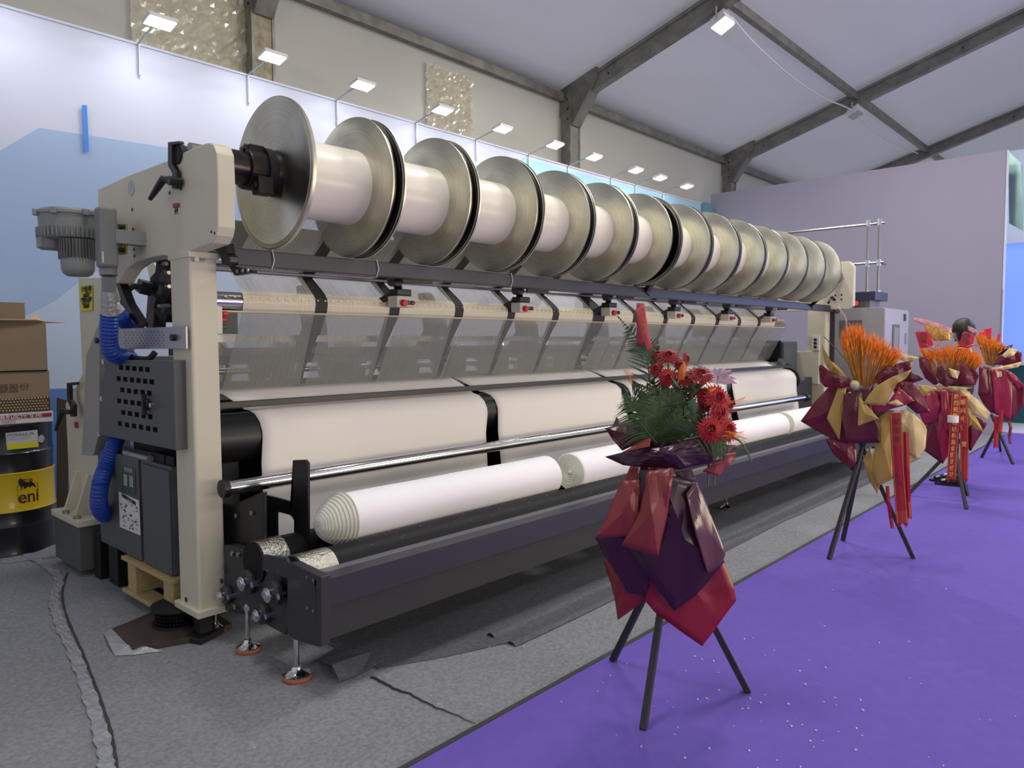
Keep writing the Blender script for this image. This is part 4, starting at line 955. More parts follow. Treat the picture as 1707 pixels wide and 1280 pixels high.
# (kept low behind the pallet)
tag(new('plastic_sheet', b, mat('black crumpled plastic', (22, 22, 24), .3, coat=.3)), 'crumpled black plastic sheet on the floor behind the foot box', 'plastic sheet')

# oil drum, boxes
DX, DY, DR = 1.415, 6.30, .30
YEL = mat('yellow drum paint', (196, 166, 16), .35, coat=.3); DBK = mat('black drum paint', (18, 19, 26), .3, coat=.3)
t = empty('oil_drum', (DX, DY, 0), 'black oil drum with a yellow band and emblem, beside the back wall', 'drum')
def dz(py): return onx(0, 0, 1).z
zy0, zy1 = ony(45, 852, DY-DR).z, ony(45, 786, DY-DR).z
ZT = ony(45, 706, DY-DR).z
b = BM(); lathe(b, [(0, 0), (0, DR-.01), (.01, DR), (.03, DR-.006), (zy0-.12, DR-.006), (zy0-.10, DR+.004), (zy0-.07, DR-.006), (zy0, DR-.004)], (DX, DY, 0), 'Z', 64); new('lower_shell', b, DBK, t, smooth=True)
b = BM(); lathe(b, [(zy0, DR-.004), (zy0+.006, DR+.006), (zy0+.02, DR), (zy1-.02, DR), (zy1-.006, DR+.006), (zy1, DR-.004)], (DX, DY, 0), 'Z', 64); YB = new('yellow_band', b, YEL, t, smooth=True)
b = BM(); lathe(b, [(zy1, DR-.004), (zy1+.03, DR-.006), (zy1+.12, DR-.006), (zy1+.135, DR+.003), (zy1+.15, DR-.006), (ZT-.02, DR-.006), (ZT-.01, DR+.002), (ZT, DR), (ZT, DR-.02), (ZT-.015, DR-.03), (ZT-.015, 0)], (DX, DY, 0), 'Z', 64); new('upper_shell', b, DBK, t, smooth=True)
# flat marks bent on the drum's skin
def on_drum(px, py, r=DR):
    d = ray(px, py); dx, dy = d.x, d.y; a = dx*dx+dy*dy; bb = -2*(dx*DX+dy*DY); c = DX*DX+DY*DY-r*r
    s = (-bb-math.sqrt(max(0, bb*bb-4*a*c)))/(2*a); return CAM+d*s
def wrap_text(name, s, size, m, px, py, par, sx=1, r=DR, bold=0):
    c = on_drum(px, py, r); th0 = math.atan2(c.y-DY, c.x-DX)
    cu = bpy.data.curves.new(name, 'FONT'); cu.body = s; cu.size = size; cu.align_x = 'CENTER'; cu.align_y = 'CENTER'; cu.offset = bold
    tt = bpy.data.objects.new(name, cu); COL.objects.link(tt); dg = bpy.context.evaluated_depsgraph_get(); dg.update()
    me = bpy.data.meshes.new_from_object(tt.evaluated_get(dg)); bpy.data.objects.remove(tt); me.materials.clear()
    for v in me.vertices:
        th = th0+v.co.x*sx/r; v.co = Vector((DX+math.cos(th)*(r+.0015), DY+math.sin(th)*(r+.0015), c.z+v.co.y))
    return new(name, me, m, par)
def wrap_poly(name, pts, m, par, r=DR+.0015):
    b = BM(); V = [b.verts.new(on_drum(x, y, r)) for x, y in pts]; b.faces.new(V); bmesh.ops.triangulate(b, faces=b.faces); return new(name, b, m, par)
def e2(x, y): return (x*110/1564, 770+y*90/1280)
MAR = mat('dark maroon print', (84, 34, 26), .5)
wrap_text('lettering', 'eni', .125, MAR, *e2(690, 820), YB, sx=.95, bold=.002)
for seg in ([(400, 565), (412, 563), (440, 915), (428, 918)], [(428, 908), (910, 838), (912, 850), (430, 922)], [(885, 480), (897, 480), (915, 845), (903, 848)], [(400, 565), (460, 555), (460, 567), (402, 577)], [(830, 492), (890, 478), (890, 490), (832, 503)]):
    wrap_poly('frame_line', [e2(*q) for q in seg], MAR, YB)
dog = [(440, 520), (430, 440), (470, 395), (520, 400), (525, 440), (500, 480), (560, 500), (690, 480), (740, 450), (790, 490), (830, 530), (850, 580), (840, 605), (815, 560), (770, 540), (735, 560), (700, 600), (685, 600), (690, 555), (640, 570), (610, 630), (595, 630), (605, 570), (575, 640), (560, 635), (560, 570), (535, 560), (520, 620), (500, 685), (485, 680), (500, 610), (470, 560)]
wrap_poly('emblem', [e2(*q) for q in dog], mat('emblem black', (30, 14, 14), .5), YB, DR+.002)
b = BM(); tube(b, catmull([on_drum(*e2(*q), DR+.003) for q in [(730, 460), (700, 430), (715, 400), (750, 400), (765, 430), (750, 455)]], 5), .0022, 6); new('emblem_tail', b, MATS['emblem black'], YB)
wrap_poly('emblem_flame', [e2(*q) for q in [(520, 425), (560, 405), (700, 400), (640, 425), (560, 435)]], mat('emblem red', (120, 36, 24), .5), YB, DR+.002)
l4 = [z2(*q) for q in [(24, 645), (166, 630), (171, 680), (28, 692)]]; l5 = [z2(*q) for q in [(28, 692), (171, 680), (172, 706), (32, 720)]]
def wrapgrid(pts, m, nm, par):
    b = BM(); n = 8; V = []
    for i in range(n+1):
        u = i/n; top = (pts[0][0]+(pts[1][0]-pts[0][0])*u, pts[0][1]+(pts[1][1]-pts[0][1])*u); bo = (pts[3][0]+(pts[2][0]-pts[3][0])*u, pts[3][1]+(pts[2][1]-pts[3][1])*u)
        V.append((b.verts.new(on_drum(*top, DR+.0015)), b.verts.new(on_drum(*bo, DR+.0015))))
    for i in range(n): b.faces.new((V[i][0], V[i+1][0], V[i+1][1], V[i][1]))
    return new(nm, b, m, par)
lw = wrapgrid(l4, mat('white drum label', (170, 172, 178), .5), 'label', t); wrapgrid(l5, mat('label yellow', (190, 180, 40), .5), 'label', t)
wrap_text('lettering', 'ENI HYDRAULIC OIL', .026, BLACKTXT, *z2(80, 652), t, sx=.9, r=DR+.001)
for k in range(3): wrap_text('lettering', '—— ——— ————', .02, mat('grey ink', (80, 80, 84), .6), *z2(75, 662+k*6), t, sx=.9, r=DR+.001)
c = on_drum(*z2(183, 670), DR+.002); b = BM(); cyl(b, c, c+(c-Vector((DX, DY, c.z))).normalized()*.002, .028, n=20); new('seal', b, mat('seal grey', (150, 150, 150), .5), t)
# boxes on the drum: rotation so that the front face looks like the photo's
def carton(name, x0, x1, y0, y1, z0, z1, m, lab, cat, rz=0):
    b = BM(); c = Vector(((x0+x1)/2, (y0+y1)/2, (z0+z1)/2)); boxc(b, c, (x1-x0, y1-y0, z1-z0), Euler((0, 0, rz)).to_matrix()); o = new(name, b, m, bevel=.003); tag(o, lab, cat); return o
YF = 6.02
def zz(py, px=40, Y=YF): return ony(px, py, Y).z
xr1 = ony(89, 700, YF).x; xr2 = ony(84, 650, YF).x; xr3 = ony(78, 580, YF).x
zA0, zA1 = ZT+.001, zz(688)
MAG = mat('magenta printed band', (150, 40, 66), .5); LWP = mat('white glossy carton', (200, 200, 198), .35)
f1 = carton('flat_box', .95, xr1, YF, YF+.5, zA0, zA1+.0, LWP, 'flat white box with a magenta stripe lying on the oil drum', 'box')
b = BM(); box(b, .95, xr1-.01, YF-.003, YF, zA0+.5*(zA1-zA0), zA1-.012); new('stripe', b, MAG, f1)
text('lettering', '全自动经编机配件专用', .045, WHITEP, frame((1.36, YF-.005, zA0+.72*(zA1-zA0)), (1, 0, 0), (0, 0, 1)), f1)
text('lettering', 'PARTS', .03, mat('faint red print', (190, 120, 120), .6), frame((1.38, YF-.005, zA0+.28*(zA1-zA0)), (1, 0, 0), (0, 0, 1)), f1)
zB1 = zz(619)
f2 = carton('carton', .95, xr2, YF+.01, YF+.5, zA1+.001, zB1, CARD, 'brown printed carton with dotted band, in the middle of the stack on the drum', 'box')
text('lettering', '专用电器股份', .052, mat('brown print', (84, 66, 52), .7), frame((1.33, YF+.0085, zA1+.62*(zB1-zA1)), (1, 0, 0), (0, 0, 1)), f2, sx=1.2)
text('lettering', 'ELECTRIC APPLIANCE', .018, MATS['brown print'], frame((1.34, YF+.0085, zA1+.52*(zB1-zA1)), (1, 0, 0), (0, 0, 1)), f2, sx=1.2)
b = BM(); box(b, .96, xr2-.003, YF+.007, YF+.0095, zA1+.008, zA1+.36*(zB1-zA1)); new('dark_band', b, mat('dark carton print', (66, 54, 46), .8), f2)
b = BM()
for i in range(34):
    for k in range(5): 
        x = 1.02+i*.0195+(k % 2)*.0097
        if x < xr2-.015: boxc(b, (x, YF+.0055, zA1+.022+k*.0195), (.009, .002, .009), Euler((0, .785, 0)).to_matrix())
new('dot_pattern', b, CARDIN, f2)
zC1 = zz(536)
t3 = empty('open_carton', (1.25, YF+.25, zB1+.001), 'open brown carton with raised flaps, top of the stack on the drum', 'box')
b = BM(); x0 = .9; y0, y1 = YF+.0, YF+.42; zb_, zt_ = zB1+.001, zC1; th = .006
box(b, x0, xr3, y0, y0+th, zb_, zt_); box(b, x0, xr3, y1-th, y1, zb_, zt_); box(b, xr3-th, xr3, y0+th, y1-th, zb_, zt_); box(b, x0, x0+th, y0+th, y1-th, zb_, zt_); box(b, x0, xr3, y0, y1, zb_, zb_+th); new('body', b, CARD, t3)
zfl = zz(509, 40, YF+.4)
b = BM(); box(b, x0, xr3-.02, y1, y1+th, zt_, zfl+.02); new('flap', b, CARD, t3)
b = BM(); prism(b, [(xr3, y0+.01, zt_), (xr3+.13, y0+.02, zt_-.005), (xr3+.13, y1-.1, zt_-.0), (xr3, y1-.01, zt_)], (0, 0, .006)); new('flap', b, CARDIN, t3)
b = BM(); prism(b, [(x0, y0, zt_), (xr3-.0, y0, zt_), (xr3-.06, y0-.03, zt_+.012), (x0+.03, y0-.09, zt_+.006)], (0, 0, .005)); new('flap', b, CARDIN, t3)
b = BM(); prism(b, [(xr3-.12, y0+.01, zt_), (xr3-.01, y0+.01, zt_), (xr3-.05, y0+.03, zt_+.05)], (0, .004, 0)); new('tape_flap', b, CARDIN, t3)
# dark board leaning by the drum
b = BM(); box(b, 1.80, 2.1, 6.6, 6.63, 0, 1.32) if False else prism(b, [ony(x, y, 6.55) for x, y in [(96, 663), (113, 668), (116, 690), (112, 880), (96, 880)]], (0, .02, 0)); tag(new('board', b, mat('dark brown board', (66, 54, 46), .7)), 'dark narrow board standing between oil drum and machine leg', 'board')
b = BM(); n = 16; V = []
for i in range(n+1):
    r = []
    for k in range(n+1):
        p = onz(0, 940, .003).lerp(onz(0, 890, .003), k/n).lerp(onz(118, 925, .003).lerp(onz(105, 885, .003), k/n), i/n); e = min(i, n-i, k, n-k)/n
        r.append(b.verts.new(p+Vector((0, 0, .05*e*abs(mnoise.noise(p*7))))))
    V.append(r)
for i in range(n):
    for k in range(n): b.faces.new((V[i][k], V[i+1][k], V[i+1][k+1], V[i][k+1]))
tag(new('loose_carpet', b, GCARP, smooth='all', solid=.002), 'loose rumpled grey carpet end in front of the oil drum', 'carpet')

# far control cabinet
t = empty('far_cabinet', (11.3, 3.3, 0), 'tall light grey electrical cabinet beyond the far machine post', 'cabinet')
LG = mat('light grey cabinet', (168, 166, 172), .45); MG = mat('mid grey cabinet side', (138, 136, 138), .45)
xe = ony(1512, 600, 2.97).x
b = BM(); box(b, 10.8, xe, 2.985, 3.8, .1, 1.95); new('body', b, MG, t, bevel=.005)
b = BM(); box(b, 10.8+.02, xe-.01, 2.96, 2.985, .13, 1.93); new('door', b, LG, t, bevel=.004)
w0, w1 = ony(1487, 560, 2.96).x, ony(1498, 560, 2.96).x
b = BM(); box(b, w0, w1, 2.95, 2.962, 1.25, 1.72); WF = new('window', b, DGREY, t); b = BM(); box(b, w0+.05, w1-.05, 2.945, 2.952, 1.29, 1.68); new('pane', b, mat('window grey', (150, 146, 146), .2), WF)
b = BM(); box(b, xe-.28, xe-.18, 2.95, 2.962, 1.78, 1.88); new('label', b, BLACK, t)
b = BM(); box(b, xe-.2, xe-.12, 2.94, 2.962, 1.45, 1.6); new('door_handle', b, ZINC, t)
b = BM(); box(b, 10.795, 10.8, 3.25, 3.55, 1.55, 1.78); new('vent_panel', b, DGREY, t)
b = BM(); box(b, 10.85, xe-.05, 3.0, 3.75, 0, .1); new('plinth', b, BLACK, t)
# ================================================================== FLOWER STANDS, PERSON
def paperm(name, rgb, rough=.3): return mat(name, rgb, rough, 0, bump=.2, bscale=7, coat=.12, noise=.05, nscale=5)
MARO = paperm('maroon wrapping paper', (100, 18, 38)); PLUM = paperm('plum wrapping film', (58, 22, 42), .28); CRIM = paperm('crimson wrapping paper', (142, 24, 44), .4)
BRICK = paperm('brick red paper', (132, 44, 44), .4); GOLDP = paperm('gold wrapping paper', (178, 146, 74), .38); GOLD2 = paperm('pale gold paper', (214, 190, 134), .35)
RIB = mat('red satin ribbon', (158, 22, 40), .35, sheen=.3); MAROD = paperm('deep maroon paper', (84, 16, 36), .32); PINKG = paperm('glossy wine paper', (150, 36, 68), .25)
hd = Vector((fwd.x, fwd.y, 0)).normalized()
def mk(center):
    """local vertical plane through the stand, facing back along the viewing direction; off>0 comes forward"""
    c = Vector(center)
    dirn = Vector((c.x, c.y, 0)).normalized()
    def S(px, py, off=0):
        d = ray(px, py); t = ((c.x*dirn.x+c.y*dirn.y)-off)/(d.x*dirn.x+d.y*dirn.y); return CAM+d*t
    return S
def zz8(x, y): return (1300+x*.375, 480+y*.375)
def zz7(x, y): return (960+x*.28125, 480+y*.28125)
def zz3b(x, y): return (940+x*.34375, 800+y*.34375)
def sheet(par, S, tr, pts, m, name='paper_sheet', curl=.02, th=.0015, sub=2, lab=None):
    """wrapping paper sheet: polygon of (x, y, depth offset), subdivided and softly crumpled"""
    b = BM(); cx_ = sum(p[0] for p in pts)/len(pts); cy_ = sum(p[1] for p in pts)/len(pts); co = sum(p[2] for p in pts)/len(pts); curl = curl*random.choice((1.6, 1.2, .5)); cx_ += random.uniform(-.06, .06)*(max(p[0] for p in pts)-min(p[0] for p in pts))
    V = [b.verts.new(S(*tr(p[0], p[1]), p[2])) for p in pts]; c = b.verts.new(S(*tr(cx_, cy_), co+curl))
    conv = True
    for i in range(len(V)):
        b.faces.new((V[i], V[(i+1) % len(V)], c))
    bmesh.ops.subdivide_edges(b, edges=b.edges, cuts=sub+3, use_grid_fill=True)
    bmesh.ops.triangulate(b, faces=b.faces)
    sd = random.random()*50
    top = S(*tr(cx_, min(p[1] for p in pts)-30), co); dn_ = (S(*tr(cx_, cy_), co+.1)-S(*tr(cx_, cy_), co)).normalized(); rgt = Vector((-dn_.y, dn_.x, 0)); ph = random.random()*6
    pleat = .009 if name == 'paper_sheet' else 0
    for v in b.verts:
        w_ = v.co-top; th_ = math.atan2(w_.dot(rgt), -w_.z+.02); v.co += dn_*pleat*(abs(((th_*3.8+ph) % 2)-1)-.5)*2*min(1, w_.length*6)
        q = v.co*9; v.co += Vector((mnoise.noise(q+Vector((sd, 0, 0))), mnoise.noise(q+Vector((0, sd, 0))), 0))*.005
    return new(name, b, m, par, smooth='all' if name != 'paper_sheet' else 'fold', solid=th, label=lab)
def poly_sheet(par, S, tr, pts, m, name='paper_sheet', **k):
    return sheet(par, S, tr, pts, m, name, **k)
def tripod(root, feet, apex, spread=.05):
    A = Vector(apex)
    for f in feet:
        f = Vector(f); d = (A-f); top = A+d.normalized()*.18
        b = BM(); bar(b, f, top, .027, .027); new('leg', b, STICK, root, bevel=.003)
def gerbera(par, c, n_, r, m, mc, name='gerbera'):
    c = Vector(c); n_ = Vector(n_).normalized(); up = Vector((0, 0, 1)); x = up.cross(n_).normalized(); y = n_.cross(x)
    b = BM()
    for ring, (N, rr, lift) in enumerate(((24, 1.0, .10), (20, .82, .22), (14, .55, .32))):
        for i in range(N):
            a = 2*PI*i/N+ring*.13+random.uniform(-.06, .06); R_ = r*rr*random.uniform(.9, 1.05); wd = r*.125
            dr = x*math.cos(a)+y*math.sin(a); sd = x*-math.sin(a)+y*math.cos(a)
            pts = [c+dr*r*.12, c+dr*R_*.55+sd*wd+n_*r*lift, c+dr*R_+n_*r*(lift*.6-.05)*random.uniform(.4, 1.4), c+dr*R_*.55-sd*wd+n_*r*lift]
            V = [b.verts.new(p) for p in pts]; m_ = b.verts.new((pts[1]+pts[3])/2+n_*r*.03)
            b.faces.new((V[0], V[1], m_)); b.faces.new((V[1], V[2], m_)); b.faces.new((V[2], V[3], m_)); b.faces.new((V[3], V[0], m_))
    o = new(name, b, m, par)
    b = BM(); bmesh.ops.create_icosphere(b, subdivisions=2, radius=r*.14, matrix=Matrix.Translation(c+n_*r*.12)); 
    for v in b.verts: v.co += Vector((random.uniform(-1, 1), random.uniform(-1, 1), random.uniform(-1, 1)))*r*.02
    new('flower_centre', b, mc, o)
    b = BM(); tube(b, [c, c-n_*.05-Vector((0, 0, .04)), c-n_*.06-Vector((0, 0, .22))], .004, 6); new('flower_stem', b, GREEN2, o)
    return o
GREEN = mat('dark palm green', (58, 80, 36), .45, noise=.25, nscale=10); GREEN2 = mat('olive leaf green', (84, 100, 58), .5); GREEN3 = mat('grey green leaf', (70, 92, 66), .5, noise=.15)
GRED = mat('deep red petals', (134, 10, 18), .6, noise=.15, nscale=30); GRED2 = mat('bright red petals', (160, 12, 24), .6, noise=.12, nscale=30); GCEN = mat('flower centre brown', (110, 40, 30), .8)
ORGW = mat('orange dyed wheat', (236, 140, 30), .7, noise=.25, nscale=30); STRAW = mat('wheat straw', (196, 136, 60), .7, noise=.2, nscale=20); PINKW = mat('pink dyed wheat', (206, 128, 110), .7)
def frond(par, P, lens, m, n=26, w=.009, droop=.02, side=(1, -1), plane=None, name='palm_frond'):
    P = catmull(P, 10); b = BM(); N = len(P); tube(b, P, [.004-.003*i/N for i in range(N)], 5)
    for i in range(n):
        u = .12+.86*i/(n-1); k = min(N-2, int(u*(N-1))); p = P[k]; t = (P[k+1]-P[k]).normalized(); s0 = t.cross(plane).normalized()
        L = lens*math.sin(PI*min(1, .25+u*.8))*random.uniform(.85, 1.1)
        for sg in side:
            dr = (s0*sg*1.0+t*.75).normalized(); nn = t.cross(s0); q = [p]
            for j in range(1, 5):
                v = j/4; q.append(p+dr*L*v+Vector((0, 0, -droop*v*v))+nn*random.uniform(-.003, .003))
            ws = [w*.5, w, w*.85, w*.5, 0]; sd = dr.cross(nn).normalized()
            A_ = [b.verts.new(q[j]+sd*ws[j]/2) for j in range(4)]; B_ = [b.verts.new(q[j]-sd*ws[j]/2+nn*.001) for j in range(4)]; T = b.verts.new(q[4])
            for j in range(3): b.faces.new((A_[j], A_[j+1], B_[j+1], B_[j]))
            b.faces.new((A_[3], T, B_[3]))
    return new(name, b, m, par)
def wheat(par, S, tr, base, tips, n, m=ORGW, depth=.09, r=.006, awn=.055, headlen=.085):
    """base: [(x,y),(x,y)] span, tips: polyline of tip positions"""
    b = BM(); h = BM()
    def pl(P, u):
        u *= len(P)-1; i = min(int(u), len(P)-2); f = u-i; return (P[i][0]+(P[i+1][0]-P[i][0])*f, P[i][1]+(P[i+1][1]-P[i][1])*f)
    for k in range(n):
        u = (k+random.random())/n; f = random.random()**.7; dd = random.uniform(-depth, depth)
        bx = pl(base, u); tx = pl(tips, u); p0 = S(*tr(*bx), dd*.35)
        p1f = S(*tr(*tx), dd); sh = (1-f)*.35; p1 = p1f.lerp(p0, sh)+Vector((random.uniform(-.012, .012), random.uniform(-.012, .012), 0))
        d = (p1-p0); L = d.length; dn = d.normalized(); hs = p1-dn*headlen
        tube(b, [p0, p0.lerp(hs, .5)+Vector((random.uniform(-.006, .006), 0, 0)), hs], .0016, 4)
        x = dn.cross(Vector((.3, .8, .1))).normalized(); y = dn.cross(x)
        # head: tapered spindle
        prof = [(0, .001), (.2, r), (.6, r*.9), (1, .001)]; R_ = []
        for (a, rr) in prof: R_.append([h.verts.new(hs+dn*headlen*.75*a+x*math.cos(q*2*PI/5)*rr+y*math.sin(q*2*PI/5)*rr) for q in range(5)])
        for a in range(3):
            for q in range(5): h.faces.new((R_[a][q], R_[a][(q+1) % 5], R_[a+1][(q+1) % 5], R_[a+1][q]))
        for q in range(14):
            a = random.uniform(0, 2*PI); s = hs+dn*headlen*random.uniform(.1, .75); o = (x*math.cos(a)+y*math.sin(a)); e = s+dn*awn*random.uniform(.6, 1.1)+o*awn*random.uniform(.15, .4)
            wv = dn.cross(o)*.0012; v = [h.verts.new(s+wv), h.verts.new(s-wv), h.verts.new(e)]; h.faces.new(v)
    new('wheat_stalks', b, STRAW, par, kind='stuff'); return new('wheat_heads', h, m, par, kind='stuff')
def ribbon(par, S, tr, pts, wpx, off, m=RIB, name='ribbon', th=.001, rag=True):
    """pts: centre line (x,y); wpx half-width"""
    b = BM(); n = len(pts); V = []
    for i, (x, y) in enumerate(pts):
        u = i/(n-1); o = off+.012*math.sin(u*7)
        V.append([b.verts.new(S(*tr(x-wpx, y), o)), b.verts.new(S(*tr(x, y), o+.004)), b.verts.new(S(*tr(x+wpx, y), o))])
    for i in range(n-1):
        for k in range(2): b.faces.new((V[i][k], V[i+1][k], V[i+1][k+1], V[i][k+1]))
    if rag:
        x, y = pts[-1]; e = [b.verts.new(S(*tr(x-wpx*.7, y+wpx*.8), off)), b.verts.new(S(*tr(x+wpx*.7, y+wpx*.8), off))]
        b.faces.new((V[-1][0], e[0], V[-1][1])); b.faces.new((V[-1][1], e[1], V[-1][2]))
    return new(name, b, m, par, solid=th)
def edge_lines(par, S, tr, pts, wpx, off, m=None):
    for s in (-1, 1):
        b = BM(); P = [S(*tr(x+s*wpx*.82, y), off+.012*math.sin(i/(len(pts)-1)*7)+.004) for i, (x, y) in enumerate(pts)]; tube(b, P, .0018, 4); new('gold_edge', b, GOLDTXT, par)
def vtext(par, S, tr, s, pts, size, off, m=GOLDTXT):
    n = len(s)
    for i, ch in enumerate(s):
        if ch == ' ': continue
        u = (i+.5)/n*(len(pts)-1); k = min(int(u), len(pts)-2); f = u-k; x = pts[k][0]+(pts[k+1][0]-pts[k][0])*f; y = pts[k][1]+(pts[k+1][1]-pts[k][1])*f
        ug = (i+.5)/n; c = S(*tr(x, y), off+.012*math.sin(ug*7)+.009); rt = Vector((down.y*0+right.x, right.y, 0)).normalized()
        text('lettering', ch, size, m, frame(c, rt, (0, 0, 1)), par)

# ---------------- stand 1 (front)
c1 = Vector((2.685, 1.565, 0)); S1 = mk(c1)
f1 = empty('flower_stand', c1, 'front tripod flower stand with dark red gerberas, palm leaves and maroon paper', 'flower stand')
tripod(f1, [onz(1021, 1101, .004), onz(1072, 1216, .004), onz(1247, 1154, .004)], S1(1118, 905, -.04))
I = lambda x, y: (x, y)
S1F = lambda px, py, o=0: S1(px, py, o+.09)
sheet(f1, S1F, zz3b, [(395, 590, .05), (440, 640, .05), (670, 806, .03), (760, 690, .03), (838, 585, 0), (825, 520, 0), (778, 395, 0), (640, 200, .02), (480, 260, .04), (400, 450, .06)], CRIM, lab='crimson lower sheet')
sheet(f1, S1F, zz3b, [(195, 395, .02), (230, 500, .02), (250, 600, 0), (263, 680, 0), (395, 582, .02), (405, 480, .04), (300, 300, .05)], mat('orange red paper', (134, 36, 34), .4, coat=.2), lab='orange red lower sheet')
sheet(f1, S1F, zz3b, [(155, 280, .09), (195, 370, .08), (320, 550, .07), (395, 560, .07), (440, 330, .1), (350, 100, .1)], PLUM, lab='dark plum fold')
sheet(f1, S1F, zz3b, [(350, 60, .10), (300, 320, .10), (420, 480, .10), (536, 637, .08), (640, 560, .07), (775, 400, .04), (765, 330, .03), (700, 130, .04), (640, 0, .06), (480, -30, .12)], PLUM, lab='large dark plum film sheet')
sheet(f1, S1F, zz3b, [(590, 70, .10), (640, 0, .08), (700, 130, .06), (784, 360, .05), (765, 410, .06), (700, 455, .09), (640, 260, .12)], paperm('mauve film reflection', (96, 58, 70), .22), curl=.01, lab='mauve reflection on the plum film')  # lighter mauve sheet paints in the reflection on the plum film
sheet(f1, S1F, zz3b, [(285, 0, .10), (215, 160, .12), (155, 280, .12), (250, 276, .13), (354, 272, .13), (366, 0, .12)], BRICK, lab='brick red front sheet')
sheet(f1, S1F, zz3b, [(400, -40, .14), (370, 150, .15), (275, 320, .15), (370, 345, .16), (462, 371, .16), (490, 220, .15), (525, 0, .14), (530, -60, .13)], mat('red wrapping paper', (128, 40, 42), .42, coat=.2), lab='red front panel')
b = BM(); P = catmull([S1(*zz3b(x, y), .18) for x, y in [(425, -60), (400, 40), (365, 110), (375, 160), (410, 165), (430, 100), (440, 20), (455, -60)]], 5)
tube(b, P, .008, 6)
for v in b.verts: pass
new('ribbon_loop', b, mat('dark red ribbon', (120, 18, 40), .35), f1, smooth=True)
# collar
sheet(f1, S1, zz7, [(175, 1000, .10), (280, 1050, .14), (360, 1060, .15), (620, 1075, .17), (860, 1022, .12), (885, 910, .10), (720, 885, .15), (560, 930, .17), (440, 950, .16), (330, 960, .13)], PLUM, curl=.04, lab='dark plum collar')
sheet(f1, S1, zz7, [(172, 830, .04), (220, 900, .05), (275, 965, .08), (440, 890, .12), (380, 790, .08), (290, 800, .04)], MAROD)
sheet(f1, S1, zz7, [(215, 822, -.02), (242, 762, -.03), (282, 820, -.02), (300, 880, .0)], paperm('grey backed paper', (70, 62, 64), .4))
sheet(f1, S1, zz7, [(270, 975, .15), (440, 885, .15), (436, 940, .17), (330, 962, .17)], BRICK, curl=.005)
sheet(f1, S1, zz7, [(380, 800, .03), (400, 870, .06), (470, 930, .08), (500, 860, .05), (430, 780, .02)], mat('dull red paper', (104, 38, 36), .5))
sheet(f1, S1, zz7, [(750, 1085, .12), (800, 1050, .13), (875, 985, .12), (950, 975, .06), (945, 1010, .06), (905, 1060, .08), (850, 1116, .10)], BRICK, curl=.01)
sheet(f1, S1, zz7, [(880, 930, .05), (940, 930, .03), (965, 940, .02), (900, 985, .05)], MAROD, curl=.005)
sheet(f1, S1, zz7, [(330, 1045, .10), (300, 1120, .11), (270, 1190, .12), (330, 1220, .14), (372, 1150, .14), (380, 1060, .12)], BRICK)
sheet(f1, S1, zz7, [(380, 1060, .13), (370, 1180, .14), (350, 1300, .13), (420, 1290, .15), (470, 1180, .17), (480, 1070, .16)], PLUM)
sheet(f1, S1, zz7, [(470, 1080, .16), (450, 1200, .17), (560, 1280, .17), (580, 1150, .17), (580, 1080, .16)], MATS['red wrapping paper'])
sheet(f1, S1, zz7, [(590, 1090, .16), (600, 1170, .16), (660, 1210, .17), (705, 1130, .15), (680, 1070, .14)], PLUM)
sheet(f1, S1, zz7, [(320, 890, -.02), (470, 840, -.03), (700, 840, -.03), (890, 900, -.01), (870, 1000, .05), (600, 1030, .06), (380, 1010, .05)], PLUM, lab='dark plum inner collar')
# palm fronds
vd = Vector((c1.x, c1.y, 0)).normalized()
T1 = lambda x, y, o=0: S1(*zz7(x, y), o)
frond(f1, [T1(470, 930, .02), T1(430, 480, .0), T1(380, 330, -.02), T1(245, 160, -.02)], .10, GREEN3, 30, .010, .01, plane=vd)
frond(f1, [T1(485, 930, .05), T1(490, 760, .06), T1(460, 640, .05), T1(330, 540, .03)], .20, GREEN, 34, .011, .07, plane=vd)
frond(f1, [T1(490, 930, .09), T1(520, 780, .10), T1(560, 640, .09), T1(660, 600, .07)], .14, GREEN, 30, .014, .05, plane=vd)
frond(f1, [T1(500, 930, .09), T1(570, 820, .13), T1(680, 740, .13), T1(760, 760, .1)], .12, GREEN, 26, .014, .05, plane=vd)
frond(f1, [T1(470, 930, .10), T1(480, 860, .12), T1(485, 720, .12), T1(500, 600, .1)], .13, GREEN, 30, .012, .02, plane=vd)
frond(f1, [T1(480, 920, .12), T1(400, 820, .13), T1(340, 690, .1), T1(270, 570, .06)], .13, GREEN, 26, .009, .06, plane=vd)
frond(f1, [T1(640, 900, .14), T1(780, 880, .15), T1(850, 930, .16), T1(880, 1000, .16)], .07, GREEN2, 14, .010, .03, plane=vd)
frond(f1, [T1(450, 700, -.02), T1(470, 480, -.03), T1(475, 400, -.03), T1(490, 290, -.03)], .05, GREEN3, 18, .008, .0, plane=vd)
b = BM(); tube(b, catmull([T1(880, 870, .12), T1(960, 900, .13), T1(1010, 960, .14), T1(1042, 1032, .14)], 6), [.004]*18+[.0015], 5); new('grass_blade', b, GREEN2, f1)
for q in [((690, 860), (670, 930), (695, 930), (700, 880)), ((560, 520), (600, 560), (620, 600), (580, 590)), ((690, 640), (730, 700), (700, 760), (660, 700)), ((780, 880), (840, 900), (900, 960), (820, 930))]:
    sheet(f1, S1, zz7, [(x, y, .13) for x, y in q], GREEN3, 'leaf', curl=.01, sub=1)
